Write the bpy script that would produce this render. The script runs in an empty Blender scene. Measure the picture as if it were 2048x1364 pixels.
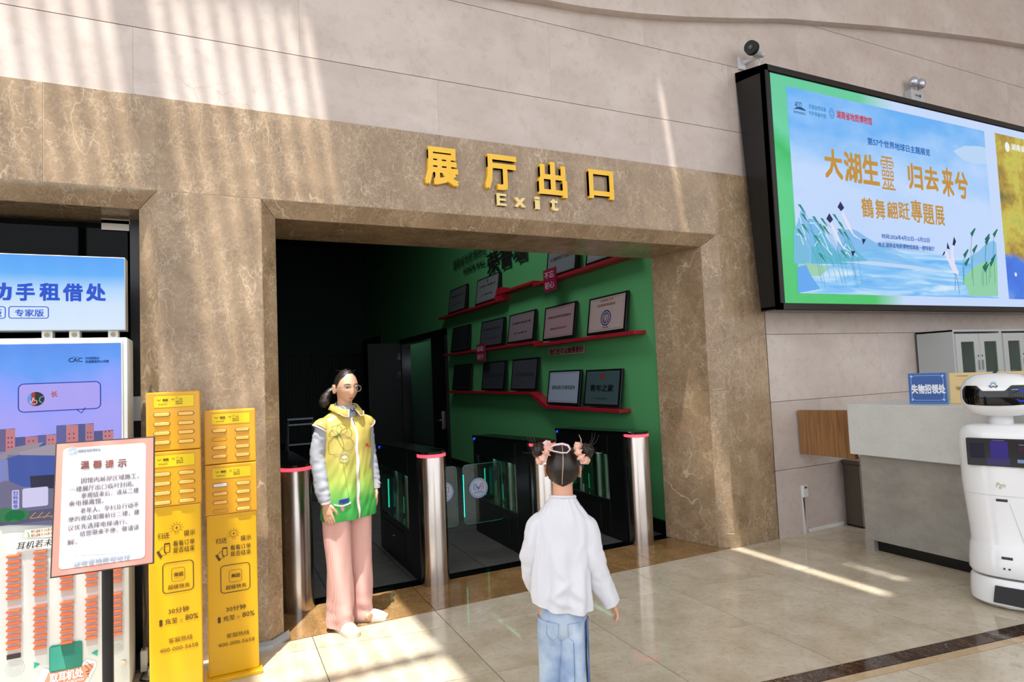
import bpy, bmesh, math, random
from math import sin, cos, pi, radians as RD
from mathutils import Vector as V, Matrix, noise
random.seed(7)
S = bpy.context.scene
COL = S.collection

# ------------------------------------------------------------ camera
F, CX, CY = 1241.63, 1024.0, 682.0                    # pixels, in the 2048x1364 frame
yaw, pit, rol = RD(25.526), RD(3.179), RD(-2.421)
fwd = V((sin(yaw)*cos(pit), cos(yaw)*cos(pit), sin(pit)))
rg0 = V((cos(yaw), -sin(yaw), 0)); up0 = rg0.cross(fwd)
rgt = rg0*cos(rol) + up0*sin(rol); upv = up0*cos(rol) - rg0*sin(rol)
CAM = V((0, 0, 1.5))
cd = bpy.data.cameras.new('camera'); cam = bpy.data.objects.new('camera', cd); COL.objects.link(cam)
m = Matrix((rgt, upv, -fwd)).transposed().to_4x4(); m.translation = CAM; cam.matrix_world = m
cd.sensor_width = 36; cd.lens = 36*F/2048; cd.clip_start = .05; cd.clip_end = 200
S.camera = cam
# ------------------------------------------------------------ light
w = bpy.data.worlds.new('World'); S.world = w; w.use_nodes = True
wn = w.node_tree.nodes; bg = wn['Background']
bg.inputs[0].default_value = (.93, .95, 1.0, 1); bg.inputs[1].default_value = 1.42
SUN = V((-.135, -.245, 1)).normalized()                # direction towards the sun
ld = bpy.data.lights.new('sun', 'SUN'); ld.energy = 7.0; ld.angle = RD(.8); ld.color = (1, .955, .88)
lo = bpy.data.objects.new('sun', ld); COL.objects.link(lo); lo.rotation_euler = SUN.to_track_quat('Z', 'Y').to_euler()
lo.location = (-1, -2, 12)
vs = S.view_settings; vs.view_transform = 'Standard'; vs.look = 'None'; vs.gamma = 1; vs.use_curve_mapping = False
EXPO = .7; vs.exposure = EXPO
S.cycles.use_denoising = True
S.cycles.max_bounces = 8; S.cycles.transparent_max_bounces = 16; S.cycles.sample_clamp_indirect = 6

# ------------------------------------------------------------ materials
def lin(c):
    if isinstance(c, str): c = [int(c[i:i+2], 16)/255 for i in (0, 2, 4)]
    return tuple(x/12.92 if x <= .04045 else ((x+.055)/1.055)**2.4 for x in c) + (1,)
MC = {}
def mat(col, rough=.5, metal=0, emit=0, spec=.5, coat=0, name=None):
    k = (col, rough, metal, emit, spec, coat)
    if k in MC: return MC[k]
    M = bpy.data.materials.new(name or 'm_'+str(col)); M.use_nodes = True
    b = M.node_tree.nodes['Principled BSDF']
    b.inputs['Base Color'].default_value = lin(col); b.inputs['Roughness'].default_value = rough
    b.inputs['Metallic'].default_value = metal; b.inputs['Specular IOR Level'].default_value = spec
    if coat: b.inputs['Coat Weight'].default_value = coat; b.inputs['Coat Roughness'].default_value = .05
    if emit:
        b.inputs['Emission Color'].default_value = lin(col); b.inputs['Emission Strength'].default_value = emit/2**EXPO
        if spec == .2: b.inputs['Base Color'].default_value = (.01, .01, .01, 1)
    MC[k] = M
    return M
class NT:
    def __init__(s, name):
        s.M = bpy.data.materials.new(name); s.M.use_nodes = True; s.t = s.M.node_tree
        s.b = s.t.nodes['Principled BSDF']
    def n(s, typ, **kw):
        nd = s.t.nodes.new('ShaderNode'+typ)
        for k, v in kw.items():
            if k[0] == 'i' and k[1:].isdigit(): s.put(nd.inputs[int(k[1:])], v)
            elif k in nd.inputs: s.put(nd.inputs[k], v)
            else: setattr(nd, k, v)
        return nd
    def put(s, inp, v):
        if isinstance(v, bpy.types.NodeSocket): s.t.links.new(v, inp)
        else: inp.default_value = v
    def set(s, name, v): s.put(s.b.inputs[name], v)
    def pos(s, rnd=0, obj=False):
        g = s.n('TexCoord').outputs['Object'] if obj else s.n('NewGeometry').outputs['Position']
        if rnd:
            r = s.n('ObjectInfo').outputs['Random']
            mm = s.n('Math', operation='MULTIPLY', i0=r, i1=rnd).outputs[0]
            g = s.n('VectorMath', operation='ADD', i0=g, i1=mm).outputs[0]
        return g
    def warp(s, p, sc, amt):
        nz = s.n('TexNoise', Vector=p, Scale=sc, Detail=4.)
        a = s.n('VectorMath', operation='SUBTRACT', i0=nz.outputs['Color'], i1=(.5, .5, .5))
        a = s.n('VectorMath', operation='SCALE', i0=a.outputs[0], Scale=amt)
        return s.n('VectorMath', operation='ADD', i0=p, i1=a.outputs[0]).outputs[0]
    def ramp(s, f, stops, interp='LINEAR'):
        r = s.n('ValToRGB'); s.put(r.inputs[0], f); cr = r.color_ramp; cr.interpolation = interp
        while len(cr.elements) < len(stops): cr.elements.new(.5)
        for e, (p, c) in zip(cr.elements, stops):
            e.position = p; e.color = lin(c) if isinstance(c, (str,)) else (c, c, c, 1)
        return r.outputs[0]
    def mix(s, f, a, b, mode='MIX'):
        x = s.n('Mix', data_type='RGBA', blend_type=mode)
        s.put(x.inputs[0], f); s.put(x.inputs[6], lin(a) if isinstance(a, str) else a); s.put(x.inputs[7], lin(b) if isinstance(b, str) else b)
        return x.outputs[2]
    def bump(s, h, st, d=.002):
        s.set('Normal', s.n('Bump', Strength=st, Distance=d, Height=h).outputs[0])

def m_marble(name, c0, c1, vein, rough=.12, sc=1., dark=None):
    t = NT(name); p = t.pos(3.7)
    w1 = t.warp(p, 2.2*sc, .55)
    n1 = t.n('TexNoise', Vector=w1, Scale=3.5*sc, Detail=9., Roughness=.62).outputs[0]
    base = t.ramp(n1, [(.32, c0), (.68, c1)])
    if dark:
        n2 = t.n('TexNoise', Vector=w1, Scale=7*sc, Detail=6.).outputs[0]
        base = t.mix(t.ramp(n2, [(.42, 0.), (.6, 1.)]), base, dark)
    # hair veins: contour lines of slanted noise, some strong and long, most fine
    for k_, (s_, wd, am, an, st) in enumerate(((1.1, .0028, .75, .9, 2.6), (2.1, .004, .5, -.7, 2.2), (4.2, .006, .38, 1.2, 2.), (7., .010, .32, -.4, 1.6), (13., .018, .28, .5, 1.3), (26., .03, .2, 0, 1.))):
        mp = t.n('Mapping', Vector=p); mp.inputs['Rotation'].default_value = (.4*k_, an, .3); mp.inputs['Scale'].default_value = (st, 1, 1); mp.inputs['Location'].default_value = (k_*3.1, 0, 1.7*k_)
        nn = t.n('TexNoise', Vector=mp.outputs[0], Scale=s_*sc, Detail=3.+(k_ < 3), Roughness=.55).outputs[0]
        dd = t.n('Math', operation='ABSOLUTE', i0=t.n('Math', operation='SUBTRACT', i0=nn, i1=.5).outputs[0]).outputs[0]
        f = t.ramp(dd, [(0., 1.), (wd*2, 0.)])
        k = t.n('TexNoise', Vector=p, Scale=1.7*sc+s_*.25, Detail=3.).outputs[0]
        f = t.n('Math', operation='MULTIPLY', i0=f, i1=t.ramp(k, [(.42, .08*am), (.66, am)])).outputs[0]
        base = t.mix(f, base, vein)
    fine = t.n('TexNoise', Vector=p, Scale=60*sc, Detail=5., Roughness=.7).outputs[0]
    base = t.mix(t.ramp(fine, [(.5, 0.), (.8, .16)]), base, vein)
    t.set('Base Color', base); t.set('Roughness', rough)
    return t.M
M_BROWN = m_marble('brown_marble', '806a50', 'a38b6e', 'd6c4a8', .2)
M_FBROWN = m_marble('brown_floor_marble', '7d5c38', '9d7a4e', 'c9a877', .07)
M_DARKM = m_marble('dark_emperador', '23140e', '3b241a', 'b49a82', .07, 1.6)
def m_stone(name, a, b, spk, rough, sc, vein=None, rnd=5.3):
    t = NT(name); p = t.pos(rnd)
    st = t.n('VectorMath', operation='MULTIPLY', i0=p, i1=(1., 1., 1.6)).outputs[0]
    n1 = t.n('TexNoise', Vector=st, Scale=1.6*sc, Detail=8., Roughness=.6).outputs[0]
    base = t.ramp(n1, [(.34, a), (.66, b)])
    n2 = t.n('TexNoise', Vector=t.warp(p, 5*sc, .1), Scale=13*sc, Detail=6., Roughness=.65).outputs[0]
    base = t.mix(t.ramp(n2, [(.5, 0.), (.72, .5)]), base, spk)
    if vein:
        v = t.n('TexVoronoi', feature='DISTANCE_TO_EDGE', Vector=t.warp(p, 4., .4), Scale=3.).outputs['Distance']
        k = t.n('TexNoise', Vector=p, Scale=4., Detail=2.).outputs[0]
        f = t.n('Math', operation='MULTIPLY', i0=t.ramp(v, [(0., 1.), (.012, 0.)]), i1=t.ramp(k, [(.5, 0.), (.65, .5)])).outputs[0]
        base = t.mix(f, base, vein)
    t.set('Base Color', base); t.set('Roughness', rough)
    return t.M
M_BEIGE = m_stone('beige_wall_stone', 'bdafa7', 'cdc2ba', 'ae9f94', .32, 1, 'a98a72')
M_TILE = m_stone('cream_floor_tile', 'bfb29b', 'd6ccb9', 'a8926f', .055, 2.6)
M_TAN = m_stone('tan_floor_band', 'c2a680', 'd0b795', 'a98f6c', .08, 3)
M_GROUT = mat('6e6253', .8)
M_WGROUT = mat('7d6f60', .8)
M_GREY = m_stone('grey_counter_stone', '8f8c85', 'a19e96', '87837a', .4, 3)
def m_wood():
    t = NT('oak_veneer'); p = t.pos(0)
    q = t.n('VectorMath', operation='MULTIPLY', i0=p, i1=(30., 30., 1.6)).outputs[0]
    n = t.n('TexNoise', Vector=q, Scale=1.5, Detail=5., Distortion=.6).outputs[0]
    t.set('Base Color', t.ramp(n, [(.3, '775230'), (.7, '9c7248')])); t.set('Roughness', .4); return t.M
M_WOOD = m_wood()
def m_brush(name, col, rough=.27):
    t = NT(name); p = t.pos(0)
    q = t.n('VectorMath', operation='MULTIPLY', i0=p, i1=(260., 260., 5.)).outputs[0]
    n = t.n('TexNoise', Vector=q, Scale=1., Detail=2.).outputs[0]
    t.set('Base Color', lin(col)); t.set('Metallic', 1.)
    t.set('Roughness', t.n('MapRange', Value=n, **{'To Min': rough-.06, 'To Max': rough+.1}).outputs[0]); return t.M
M_STEEL = m_brush('brushed_steel', 'c2bab2', .22); M_STEELD = m_brush('dark_brushed_steel', '6e675f', .3)
M_CHROME = mat('cfc8c0', .12, 1)
M_BLACK = mat('08090b', .32); M_BLKG = mat('060709', .12); M_MATTE = mat('0a0b0c', .7)
M_WHITE = mat('e6e7e5', .3); M_WHG = mat('eef0f2', .13, coat=.6); M_LGREY = mat('b9bcbc', .4)
def m_glass(tint='dfeee8', ior=1.5, name='clear_glass'):
    M = bpy.data.materials.new(name); M.use_nodes = True; t = M.node_tree; t.nodes.clear()
    o = t.nodes.new('ShaderNodeOutputMaterial'); mx = t.nodes.new('ShaderNodeMixShader'); tr = t.nodes.new('ShaderNodeBsdfTransparent')
    gl = t.nodes.new('ShaderNodeBsdfGlossy'); fr = t.nodes.new('ShaderNodeLayerWeight'); fr.inputs[0].default_value = .5
    pw = t.nodes.new('ShaderNodeMath'); pw.operation = 'POWER'; pw.inputs[1].default_value = 4
    ma = t.nodes.new('ShaderNodeMath'); ma.operation = 'MULTIPLY_ADD'; ma.inputs[1].default_value = .55 if ior > 1.3 else .1; ma.inputs[2].default_value = .04 if ior > 1.3 else .008
    t.links.new(fr.outputs['Facing'], pw.inputs[0]); t.links.new(pw.outputs[0], ma.inputs[0])
    tr.inputs[0].default_value = lin(tint); gl.inputs['Roughness'].default_value = .02
    t.links.new(ma.outputs[0], mx.inputs[0]); t.links.new(tr.outputs[0], mx.inputs[1]); t.links.new(gl.outputs[0], mx.inputs[2]); t.links.new(mx.outputs[0], o.inputs[0])
    return M
M_GLASS = m_glass(); M_DGLASS = m_glass('7f9894', 1.12, name='tinted_glass')

# ------------------------------------------------------------ geometry helpers
def wl(p):
    o = V((0, 0, 0))
    while p is not None: o += p.location; p = p.parent
    return o
def link(name, me, mats, parent=None, local=False, smooth=False):
    o = bpy.data.objects.new(name, me); COL.objects.link(o)
    if mats:
        for mm in (mats if isinstance(mats, (list, tuple)) else [mats]): me.materials.append(mm)
    if parent is not None:
        o.parent = parent
        if not local:
            d = wl(parent)
            if d.length > 0: me.transform(Matrix.Translation(-d))
    if smooth:
        for p in me.polygons: p.use_smooth = True
    return o
class MB:
    def __init__(s): s.v = []; s.f = []; s.mi = []; s.cur = 0
    def add(s, vs, fs):
        b = len(s.v); s.v += [tuple(v) for v in vs]; s.f += [tuple(b+i for i in f) for f in fs]; s.mi += [s.cur]*len(fs); return s
    def box(s, x0, x1, y0, y1, z0, z1):
        vs = [(x, y, z) for x in (x0, x1) for y in (y0, y1) for z in (z0, z1)]
        return s.add(vs, [(0, 1, 3, 2), (4, 6, 7, 5), (0, 4, 5, 1), (2, 3, 7, 6), (0, 2, 6, 4), (1, 5, 7, 3)])
    def solid(s, pts, ext):
        """closed prism: polygon pts (3d) extruded by vector ext"""
        n = len(pts); e = V(ext); vs = [V(p) for p in pts]+[V(p)+e for p in pts]
        fs = [tuple(range(n))[::-1], tuple(range(n, 2*n))]+[(i, (i+1) % n, n+(i+1) % n, n+i) for i in range(n)]
        return s.add(vs, fs)
    def loft(s, rings, cap=True, close=False):
        n = len(rings[0]); vs = [p for r in rings for p in r]; fs = []
        k = len(rings)
        for i in range(k if close else k-1):
            a = i*n; b = ((i+1) % k)*n
            fs += [(a+j, a+(j+1) % n, b+(j+1) % n, b+j) for j in range(n)]
        if cap and not close: fs += [tuple(range(n))[::-1], tuple(range((k-1)*n, k*n))]
        return s.add(vs, fs)
    def tube(s, pts, r, n=10, cap=True, close=False, flat=1.):
        pts = [V(p) for p in pts]; k = len(pts); rs = r if isinstance(r, (list, tuple)) else [r]*k
        rings = []; prev = None
        for i, p in enumerate(pts):
            if close: d = (pts[(i+1) % k]-pts[i-1])
            else: d = (pts[min(i+1, k-1)]-pts[max(i-1, 0)])
            d = d.normalized() if d.length > 1e-9 else V((0, 0, 1))
            if prev is None: a = V((1, 0, 0)) if abs(d.x) < .8 else V((0, 1, 0))
            else: a = prev
            a = (a-d*a.dot(d)).normalized(); b = d.cross(a); prev = a
            rings.append([p+a*cos(2*pi*j/n)*rs[i]+b*sin(2*pi*j/n)*rs[i]*flat for j in range(n)])
        return s.loft(rings, cap, close)
    def cyl(s, c, r, z0, z1, n=32): return s.lathe(c, [(r, z0), (r, z1)], n)
    def lathe(s, c, prof, n=32):
        return s.loft([[(c[0]+r*cos(2*pi*j/n), c[1]+r*sin(2*pi*j/n), z) for j in range(n)] for r, z in prof])
    def ell(s, c, r, n=16, k=10, R=None):
        rings = []
        for i in range(k+1):
            t = -pi/2+pi*i/k; cc = max(cos(t), .02)
            rings.append([V((r[0]*cc*cos(2*pi*j/n), r[1]*cc*sin(2*pi*j/n), r[2]*sin(t))) for j in range(n)])
        c = V(c)
        return s.loft([[c+(R@p if R else p) for p in q] for q in rings])
    def build(s, name, mats, parent=None, bevel=0, smooth=False, local=False, seg=2, sub=0):
        me = bpy.data.meshes.new(name); me.from_pydata([tuple(v) for v in s.v], [], s.f)
        bm = bmesh.new(); bm.from_mesh(me)
        for f, mi in zip(bm.faces, s.mi): f.material_index = mi
        bmesh.ops.recalc_face_normals(bm, faces=bm.faces)
        if bevel:
            es = [e for e in bm.edges if len(e.link_faces) == 2 and e.calc_face_angle(0) > .5]
            bmesh.ops.bevel(bm, geom=es, offset=bevel, segments=seg, profile=.5, affect='EDGES', clamp_overlap=True)
        bm.to_mesh(me); bm.free()
        o = link(name, me, mats, parent, local, smooth)
        if smooth and not sub:
            me.set_sharp_from_angle(angle=RD(42))
        if sub:
            md = o.modifiers.new('s', 'SUBSURF'); md.levels = sub; md.render_levels = sub
        return o
def tag(o, label, cat, group=None):
    o['label'] = label; o['category'] = cat
    if group: o['group'] = group
    return o
def thing(name, label, cat, loc=(0, 0, 0), rz=0, group=None):
    o = bpy.data.objects.new(name, None); COL.objects.link(o); o.location = loc; o.rotation_euler = (0, 0, rz); o.empty_display_size = .1
    return tag(o, label, cat, group)
def struct(o): o['kind'] = 'structure'; return o
def sroot(name):
    o = bpy.data.objects.new(name, None); COL.objects.link(o); return struct(o)
def box(name, m, x0, x1, y0, y1, z0, z1, parent=None, bevel=0, local=False):
    return MB().box(x0, x1, y0, y1, z0, z1).build(name, m, parent, bevel, local=local)

class Pl:
    """a real plane in the room: origin o, axes u (right) and v (up); n = u x v points at the viewer"""
    def __init__(s, o, u, v): s.o, s.u, s.v = V(o), V(u).normalized(), V(v).normalized(); s.n = s.u.cross(s.v)
    def uv(s, px, py):
        d = rgt*((px-CX)/F)-upv*((py-CY)/F)+fwd
        t = (s.o-CAM).dot(s.n)/d.dot(s.n); q = CAM+d*t-s.o
        return (q.dot(s.u), q.dot(s.v))
    def w(s, a, b, d=0): return s.o+s.u*a+s.v*b+s.n*d
def PY(y): return Pl((0, y, 0), (1, 0, 0), (0, 0, 1))
def PX(x): return Pl((x, 0, 0), (0, -1, 0), (0, 0, 1))
def poly(name, m, pl, pts, parent, d=.001, px=True, th=None):
    """thin flat shape on a plane (a print or an inlay); pts pixels measured on that plane or (u,v)"""
    q = [pl.uv(*p) if px else p for p in pts]
    me = bpy.data.meshes.new(name)
    if th:
        return MB().solid([pl.w(a, b, d-th) for a, b in q], pl.n*th).build(name, m, parent)
    me.from_pydata([tuple(pl.w(a, b, d)) for a, b in q], [], [tuple(range(len(q)))])
    return link(name, me, m, parent)
def rrect(x0, x1, y0, y1, r, k=5):
    o = []
    for cx, cy, a in ((x1-r, y1-r, 0), (x0+r, y1-r, 90), (x0+r, y0+r, 180), (x1-r, y0+r, 270)):
        o += [(cx+r*cos(RD(a+90*i/k)), cy+r*sin(RD(a+90*i/k))) for i in range(k+1)]
    return o
def circ(cx, cy, rx, ry=None, k=28):
    ry = ry or rx
    return [(cx+rx*cos(2*pi*i/k), cy+ry*sin(2*pi*i/k)) for i in range(k)]
def outline(name, m, pl, uvs, wd, parent, d=.0015, close=True):
    """flat line drawing along uv points"""
    n = len(uvs); vs = []; fs = []
    P = [V((a, b)) for a, b in uvs]
    for i in range(n):
        a = P[i-1] if (close or i) else P[i]; b = P[(i+1) % n] if (close or i < n-1) else P[i]
        t = (b-a); t = t.normalized() if t.length else V((1, 0)); nn = V((-t.y, t.x))*wd/2
        vs += [pl.w(*(P[i]+nn), d), pl.w(*(P[i]-nn), d)]
    for i in range(n if close else n-1):
        j = (i+1) % n; fs.append((2*i, 2*i+1, 2*j+1, 2*j))
    me = bpy.data.meshes.new(name); me.from_pydata([tuple(v) for v in vs], [], fs)
    return link(name, me, m, parent)
def text_geo(body, bold=0, ext=0, shear=0, res=2):
    c = bpy.data.curves.new('t', 'FONT'); c.body = body; c.size = 1; c.resolution_u = res; c.extrude = ext; c.shear = shear
    o = bpy.data.objects.new('t', c); COL.objects.link(o)
    dg = bpy.context.evaluated_depsgraph_get(); dg.update()
    me = bpy.data.meshes.new_from_object(o.evaluated_get(dg))
    bpy.data.objects.remove(o); bpy.data.curves.remove(c)
    if bold >= .01:                                     # heavier strokes: the outline again, shifted
        b = bold*.8; offs = [(-b, -b), (b, -b), (b, b), (-b, b), (0, 0)] if bold > .017 else [(-b, 0), (b, 0)]
        vs = [tuple(v.co) for v in me.vertices]; fs = [tuple(p.vertices) for p in me.polygons]; n = len(vs)
        V2 = []; F2 = []
        for k, (x, y) in enumerate(offs):
            V2 += [(a+x, c_+y, e+k*.0004*(1 if not ext else .5)) for a, c_, e in vs]; F2 += [tuple(i+k*n for i in f) for f in fs]
        bpy.data.meshes.remove(me); me = bpy.data.meshes.new('t'); me.from_pydata(V2, [], F2)
    return me
def tuv(body, pl, u0, u1, v0, v1, m, parent, name='lettering', bold=.012, d=.002, ext=0, shear=0):
    me = text_geo(body, bold, ext, shear)
    xs = [v.co.x for v in me.vertices]; ys = [v.co.y for v in me.vertices]
    if not xs: return None
    a, b, c, e = min(xs), max(xs), min(ys), max(ys)
    for v in me.vertices:
        q = pl.w(u0+(v.co.x-a)/(b-a)*(u1-u0), v0+(v.co.y-c)/(e-c)*(v1-v0), d+v.co.z)
        v.co = q
    me.name = name
    return link(name, me, m, parent)
def txt(body, pl, l, r, h, m, parent, **k):
    """one line of lettering: pixel at the middle of its left end, of its right end, height in pixels"""
    u0, va = pl.uv(*l); u1, vb = pl.uv(*r)
    hh = abs(pl.uv(l[0], l[1]-h/2)[1]-pl.uv(l[0], l[1]+h/2)[1]); vc = (va+vb)/2
    return tuv(body, pl, u0, u1, vc-hh/2, vc+hh/2, m, parent, **k)
# ============================================================ the setting
YM, YB = 3.94, 3.965
# floor: parallelogram tiles laid on a bed, rows drift 8.5 degrees against the wall
K = -.148
def clip(poly_, a, b, c):          # keep a*x+b*y<=c
    o = []
    for i in range(len(poly_)):
        p, q = poly_[i], poly_[(i+1) % len(poly_)]
        fp, fq = a*p[0]+b*p[1]-c, a*q[0]+b*q[1]-c
        if fp <= 0: o.append(p)
        if fp*fq < 0:
            t = fp/(fp-fq); o.append((p[0]+(q[0]-p[0])*t, p[1]+(q[1]-p[1])*t))
    return o
fl = struct(MB().box(-9, 14, -14, 4.02, -.12, -.004).build('floor', M_GROUT))
def tile(name, pts, m, th=.012, g=.0026, par=fl):
    if len(pts) < 3: return
    cx = sum(p[0] for p in pts)/len(pts); cy = sum(p[1] for p in pts)/len(pts)
    q = []
    n = len(pts)
    for i in range(n):                                  # inset by the joint
        a, b, c = V(pts[i-1]), V(pts[i]), V(pts[(i+1) % n])
        e1 = (b-a); e2 = (c-b)
        if e1.length < 1e-5 or e2.length < 1e-5: continue
        e1.normalize(); e2.normalize(); n1 = V((-e1.y, e1.x)); n2 = V((-e2.y, e2.x))
        bb = n1+n2; q.append(b+bb*(g/max(.2, 1+n1.dot(n2))))
    me = MB().solid([(p.x-cx, p.y-cy, -th) for p in q], (0, 0, th))
    o = me.build(name, m, par, bevel=0, local=True); o.location = (cx, cy, 0); return o
XT = [.492+.765*k for k in range(-5, 12)]
for i in range(len(XT)-1):
    for r in range(0, 5):
        c0 = 2.505+.672*r; c1 = c0+.672
        x0, x1 = XT[i], XT[i+1]
        p = [(x0, c0+K*x0), (x1, c0+K*x1), (x1, c1+K*x1), (x0, c1+K*x0)]
        p = clip(p, 0, 1, 3.96); p = clip(p, K, -1, -2.602)
        tile('tile', p, M_TILE)
    for r in range(3):
        c1 = 2.445-.672*r; c0 = c1-.672; x0, x1 = XT[i]+.2, XT[i+1]+.2
        tile('tile', [(x0, c0+K*x0), (x1, c0+K*x1), (x1, c1+K*x1), (x0, c1+K*x0)], M_TILE)
for i in range(7):
    x0, x1 = -2.4+1.53*i+.02, -2.4+1.53*(i+1)+.02
    tile('dark_inlay', [(x0, 2.50+K*x0), (x1, 2.50+K*x1), (x1, 2.602+K*x1), (x0, 2.602+K*x0)], M_DARKM)
    tile('tan_inlay', [(x0, 2.445+K*x0), (x1, 2.445+K*x1), (x1, 2.50+K*x1), (x0, 2.50+K*x0)], M_TAN)
# brown marble strip in the opening, black threshold, passage floor
th_ = sroot('trim_2')
xs = [.3, 1.26, 2.22, 3.08, 3.8]
for a, b in zip(xs[:-1], xs[1:]):
    tile('slab', [(a, 3.965), (b, 3.965), (min(b, 3.66) if b > 3.7 else b, 4.5), (a, 4.5)], M_FBROWN, par=th_)
xs = [.2, 1.3, 2.3, 3.3, 3.75]
for a, b in zip(xs[:-1], xs[1:]): tile('threshold', [(a, 4.5), (b, 4.5), (b, 4.63), (a, 4.63)], M_BLKG, par=th_)
box('bed', M_GROUT, .2, 3.8, 4.02, 4.63, -.1, -.011, th_)
f2 = struct(box('floor', mat('191a19', .8), .1, 4.6, 4.63, 17.3, -.1, -.006))
for i in range(6):
    for j in range(9):
        x0, y0 = .1+.6*i, 4.63+.6*j
        tile('carpet_tile', [(x0, y0), (x0+.6, y0), (x0+.6, y0+.6), (x0, y0+.6)], MC.setdefault('ct', m_stone('grey_carpet_tile', '3e3c39', '4a4845', '383633', .75, 5)), par=f2)

# beige stone wall in courses
wb = sroot('wall_back')
box('core', M_WGROUT, -4, 3.8, 4.06, 4.56, 2.56, 9, wb)
box('core', M_WGROUT, 3.86, 12, 3.975, 4.5, 0, 9, wb); box('core', M_WGROUT, 3.79, 12, 4.07, 4.5, 0, 9, wb)
box('core', M_WGROUT, -4, 3.8, 3.975, 4.1, 3.0, 9, wb)
box('core', M_WGROUT, -.27, .24, 3.975, 4.56, 0, 3, wb); box('core', M_WGROUT, -.35, .33, 4.07, 4.56, 0, 3, wb)
box('core', M_WGROUT, -4, -2.7, 3.975, 4.56, 0, 3, wb)
ZC = [-.02, .575, 1.172, 1.765, 2.36, 2.957, 3.555, 4.148, 4.745, 5.34, 5.94, 6.54, 7.14, 8.2]
def panel(x0, x1, z0, z1):
    g = .0022; gx = .0004
    me = MB().box(-(x1-x0)/2+gx, (x1-x0)/2-gx, 0, .02, -(z1-z0)/2+g, (z1-z0)/2-g)
    o = me.build('panel', M_BEIGE, wb, local=True); o.location = ((x0+x1)/2, YB-.012, (z0+z1)/2)
for k in range(len(ZC)-1):
    z0, z1 = ZC[k], ZC[k+1]
    off = .0 if k % 2 else .9
    x = -4+off if k >= 5 else 4.36
    if k >= 5: xs = [-4]+[-4+off+1.8*i for i in range(10) if -4+off+1.8*i > -3.9]
    else: xs = [4.36]+[4.36+.62+off+1.8*i for i in range(5)]
    for a, b in zip(xs[:-1], xs[1:]):
        if z0 < 3.1 and k >= 5:
            if a < 4.36 < b: panel(a, 4.36, 3.163, z1); panel(4.36, b, z0, z1)
            elif b <= 4.36: panel(a, b, 3.163, z1)
            else: panel(a, b, z0, z1)
        else: panel(a, b, z0, z1)
# brown marble surround
mb = sroot('trim_1')
def slab(p, ext, name='slab', m=M_BROWN):
    return MB().solid(p, ext).build(name, m, mb, bevel=.0015, seg=1)
box('mortar', mat('c8bca6', .8), -3.6, 4.345, 3.9425, 3.968, 2.62, 3.16, mb); box('mortar', mat('c8bca6', .8), -.28, .25, 3.9425, 3.968, 0, 2.62, mb); box('mortar', mat('c8bca6', .8), 3.85, 4.345, 3.9425, 3.968, 0, 2.62, mb)
g = .0013
def fslab(x0, x1, z0, z1): return slab([(x0+g, YM, z0+g), (x1-g, YM, z0+g), (x1-g, YM, z1-g), (x0+g, YM, z1-g)], (0, .03, 0))
for a, b in ((-3.6, -2.7), (-2.7, -1.75), (-1.75, -.809), (-.809, -.289), (-.289, .255), (.255, 1.13), (1.13, 2.02), (2.02, 2.93), (2.93, 3.84), (3.84, 4.35)):
    fslab(a, b, 2.62, 3.162)
for a, b, z0, z1 in ((-.289, .255, 0, 2.62), (3.84, 4.35, 0, 2.62), (-3.6, -2.7, 0, 2.62)): fslab(a, b, z0, z1)
slab([(4.35, YM, 0), (4.35, YM+.03, 0), (4.35, YM+.03, 3.162), (4.35, YM, 3.162)], (-.01, 0, 0))
def opening(xl, xr, xlb, xrb, zt=2.62):
    il, ir, zi = xl+.085, xr-.095, zt-.09
    c = 4.03
    n = max(2, round((xr-xl)/.9)); 
    for i in range(n):
        f0, f1 = i/n, (i+1)/n
        slab([(xl+(xr-xl)*f0, YM, zt), (xl+(xr-xl)*f1, YM, zt), (il+(ir-il)*f1, c, zi), (il+(ir-il)*f0, c, zi)], (0, .02, .02), 'chamfer')
        slab([(il+(ir-il)*f0, c, zi), (il+(ir-il)*f1, c, zi), (xlb+(xrb-xlb)*f1, 4.55, zi-.012), (xlb+(xrb-xlb)*f0, 4.55, zi-.012)], (0, 0, .03), 'soffit')
    for z0, z1 in ((0, .12), (.12, 1.3), (1.3, zt)):
        e = zi if z1 == zt else z1
        slab([(xl, YM, z0), (xl, YM, z1), (il, c, e), (il, c, z0)], (-.02, .02, 0), 'chamfer')
        slab([(xr, YM, z0), (xr, YM, z1), (ir, c, e), (ir, c, z0)], (.02, .02, 0), 'chamfer')
        slab([(il, c, z0), (il, c, e), (xlb, 4.55, e), (xlb, 4.55, z0)], (-.03, 0, 0), 'reveal')
        slab([(ir, c, z0), (ir, c, e), (xrb, 4.55, e), (xrb, 4.55, z0)], (.03, 0, 0), 'reveal')
opening(.255, 3.84, .362, 3.625)
opening(-2.7, -.289, -2.6, -.385)

# wavy cladding step overhead: its lower edge climbs along the wall
fa = sroot('trim_3')
YF = 3.87; PFa = PY(YF)
ed = [PFa.uv(*q) for q in ((880, -40), (980, -18), (1089, 0), (1174, 15), (1274, 27), (1374, 34), (1474, 37), (1574, 38), (1624, 42), (1774, 54), (1874, 65), (1974, 77), (2048, 89), (2130, 104), (2210, 122))]
top = [(a_, b_+.62+.05*sin(a_)) for a_, b_ in ed]
for lo_, hi_, nm in ((ed, top, 'band_panel'), (top, [(a_, 7.9) for a_, b_ in top], 'band_panel')):
    for i in range(0, len(ed)-1, 7):
        L = lo_[i:i+8]; H = hi_[i:i+8]
        MB().solid([(a_, YF, b_+.004) for a_, b_ in L]+[(a_, YF, b_-.001) for a_, b_ in reversed(H)], (0, .09, 0)).build(nm, M_BEIGE, fa)

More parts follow.
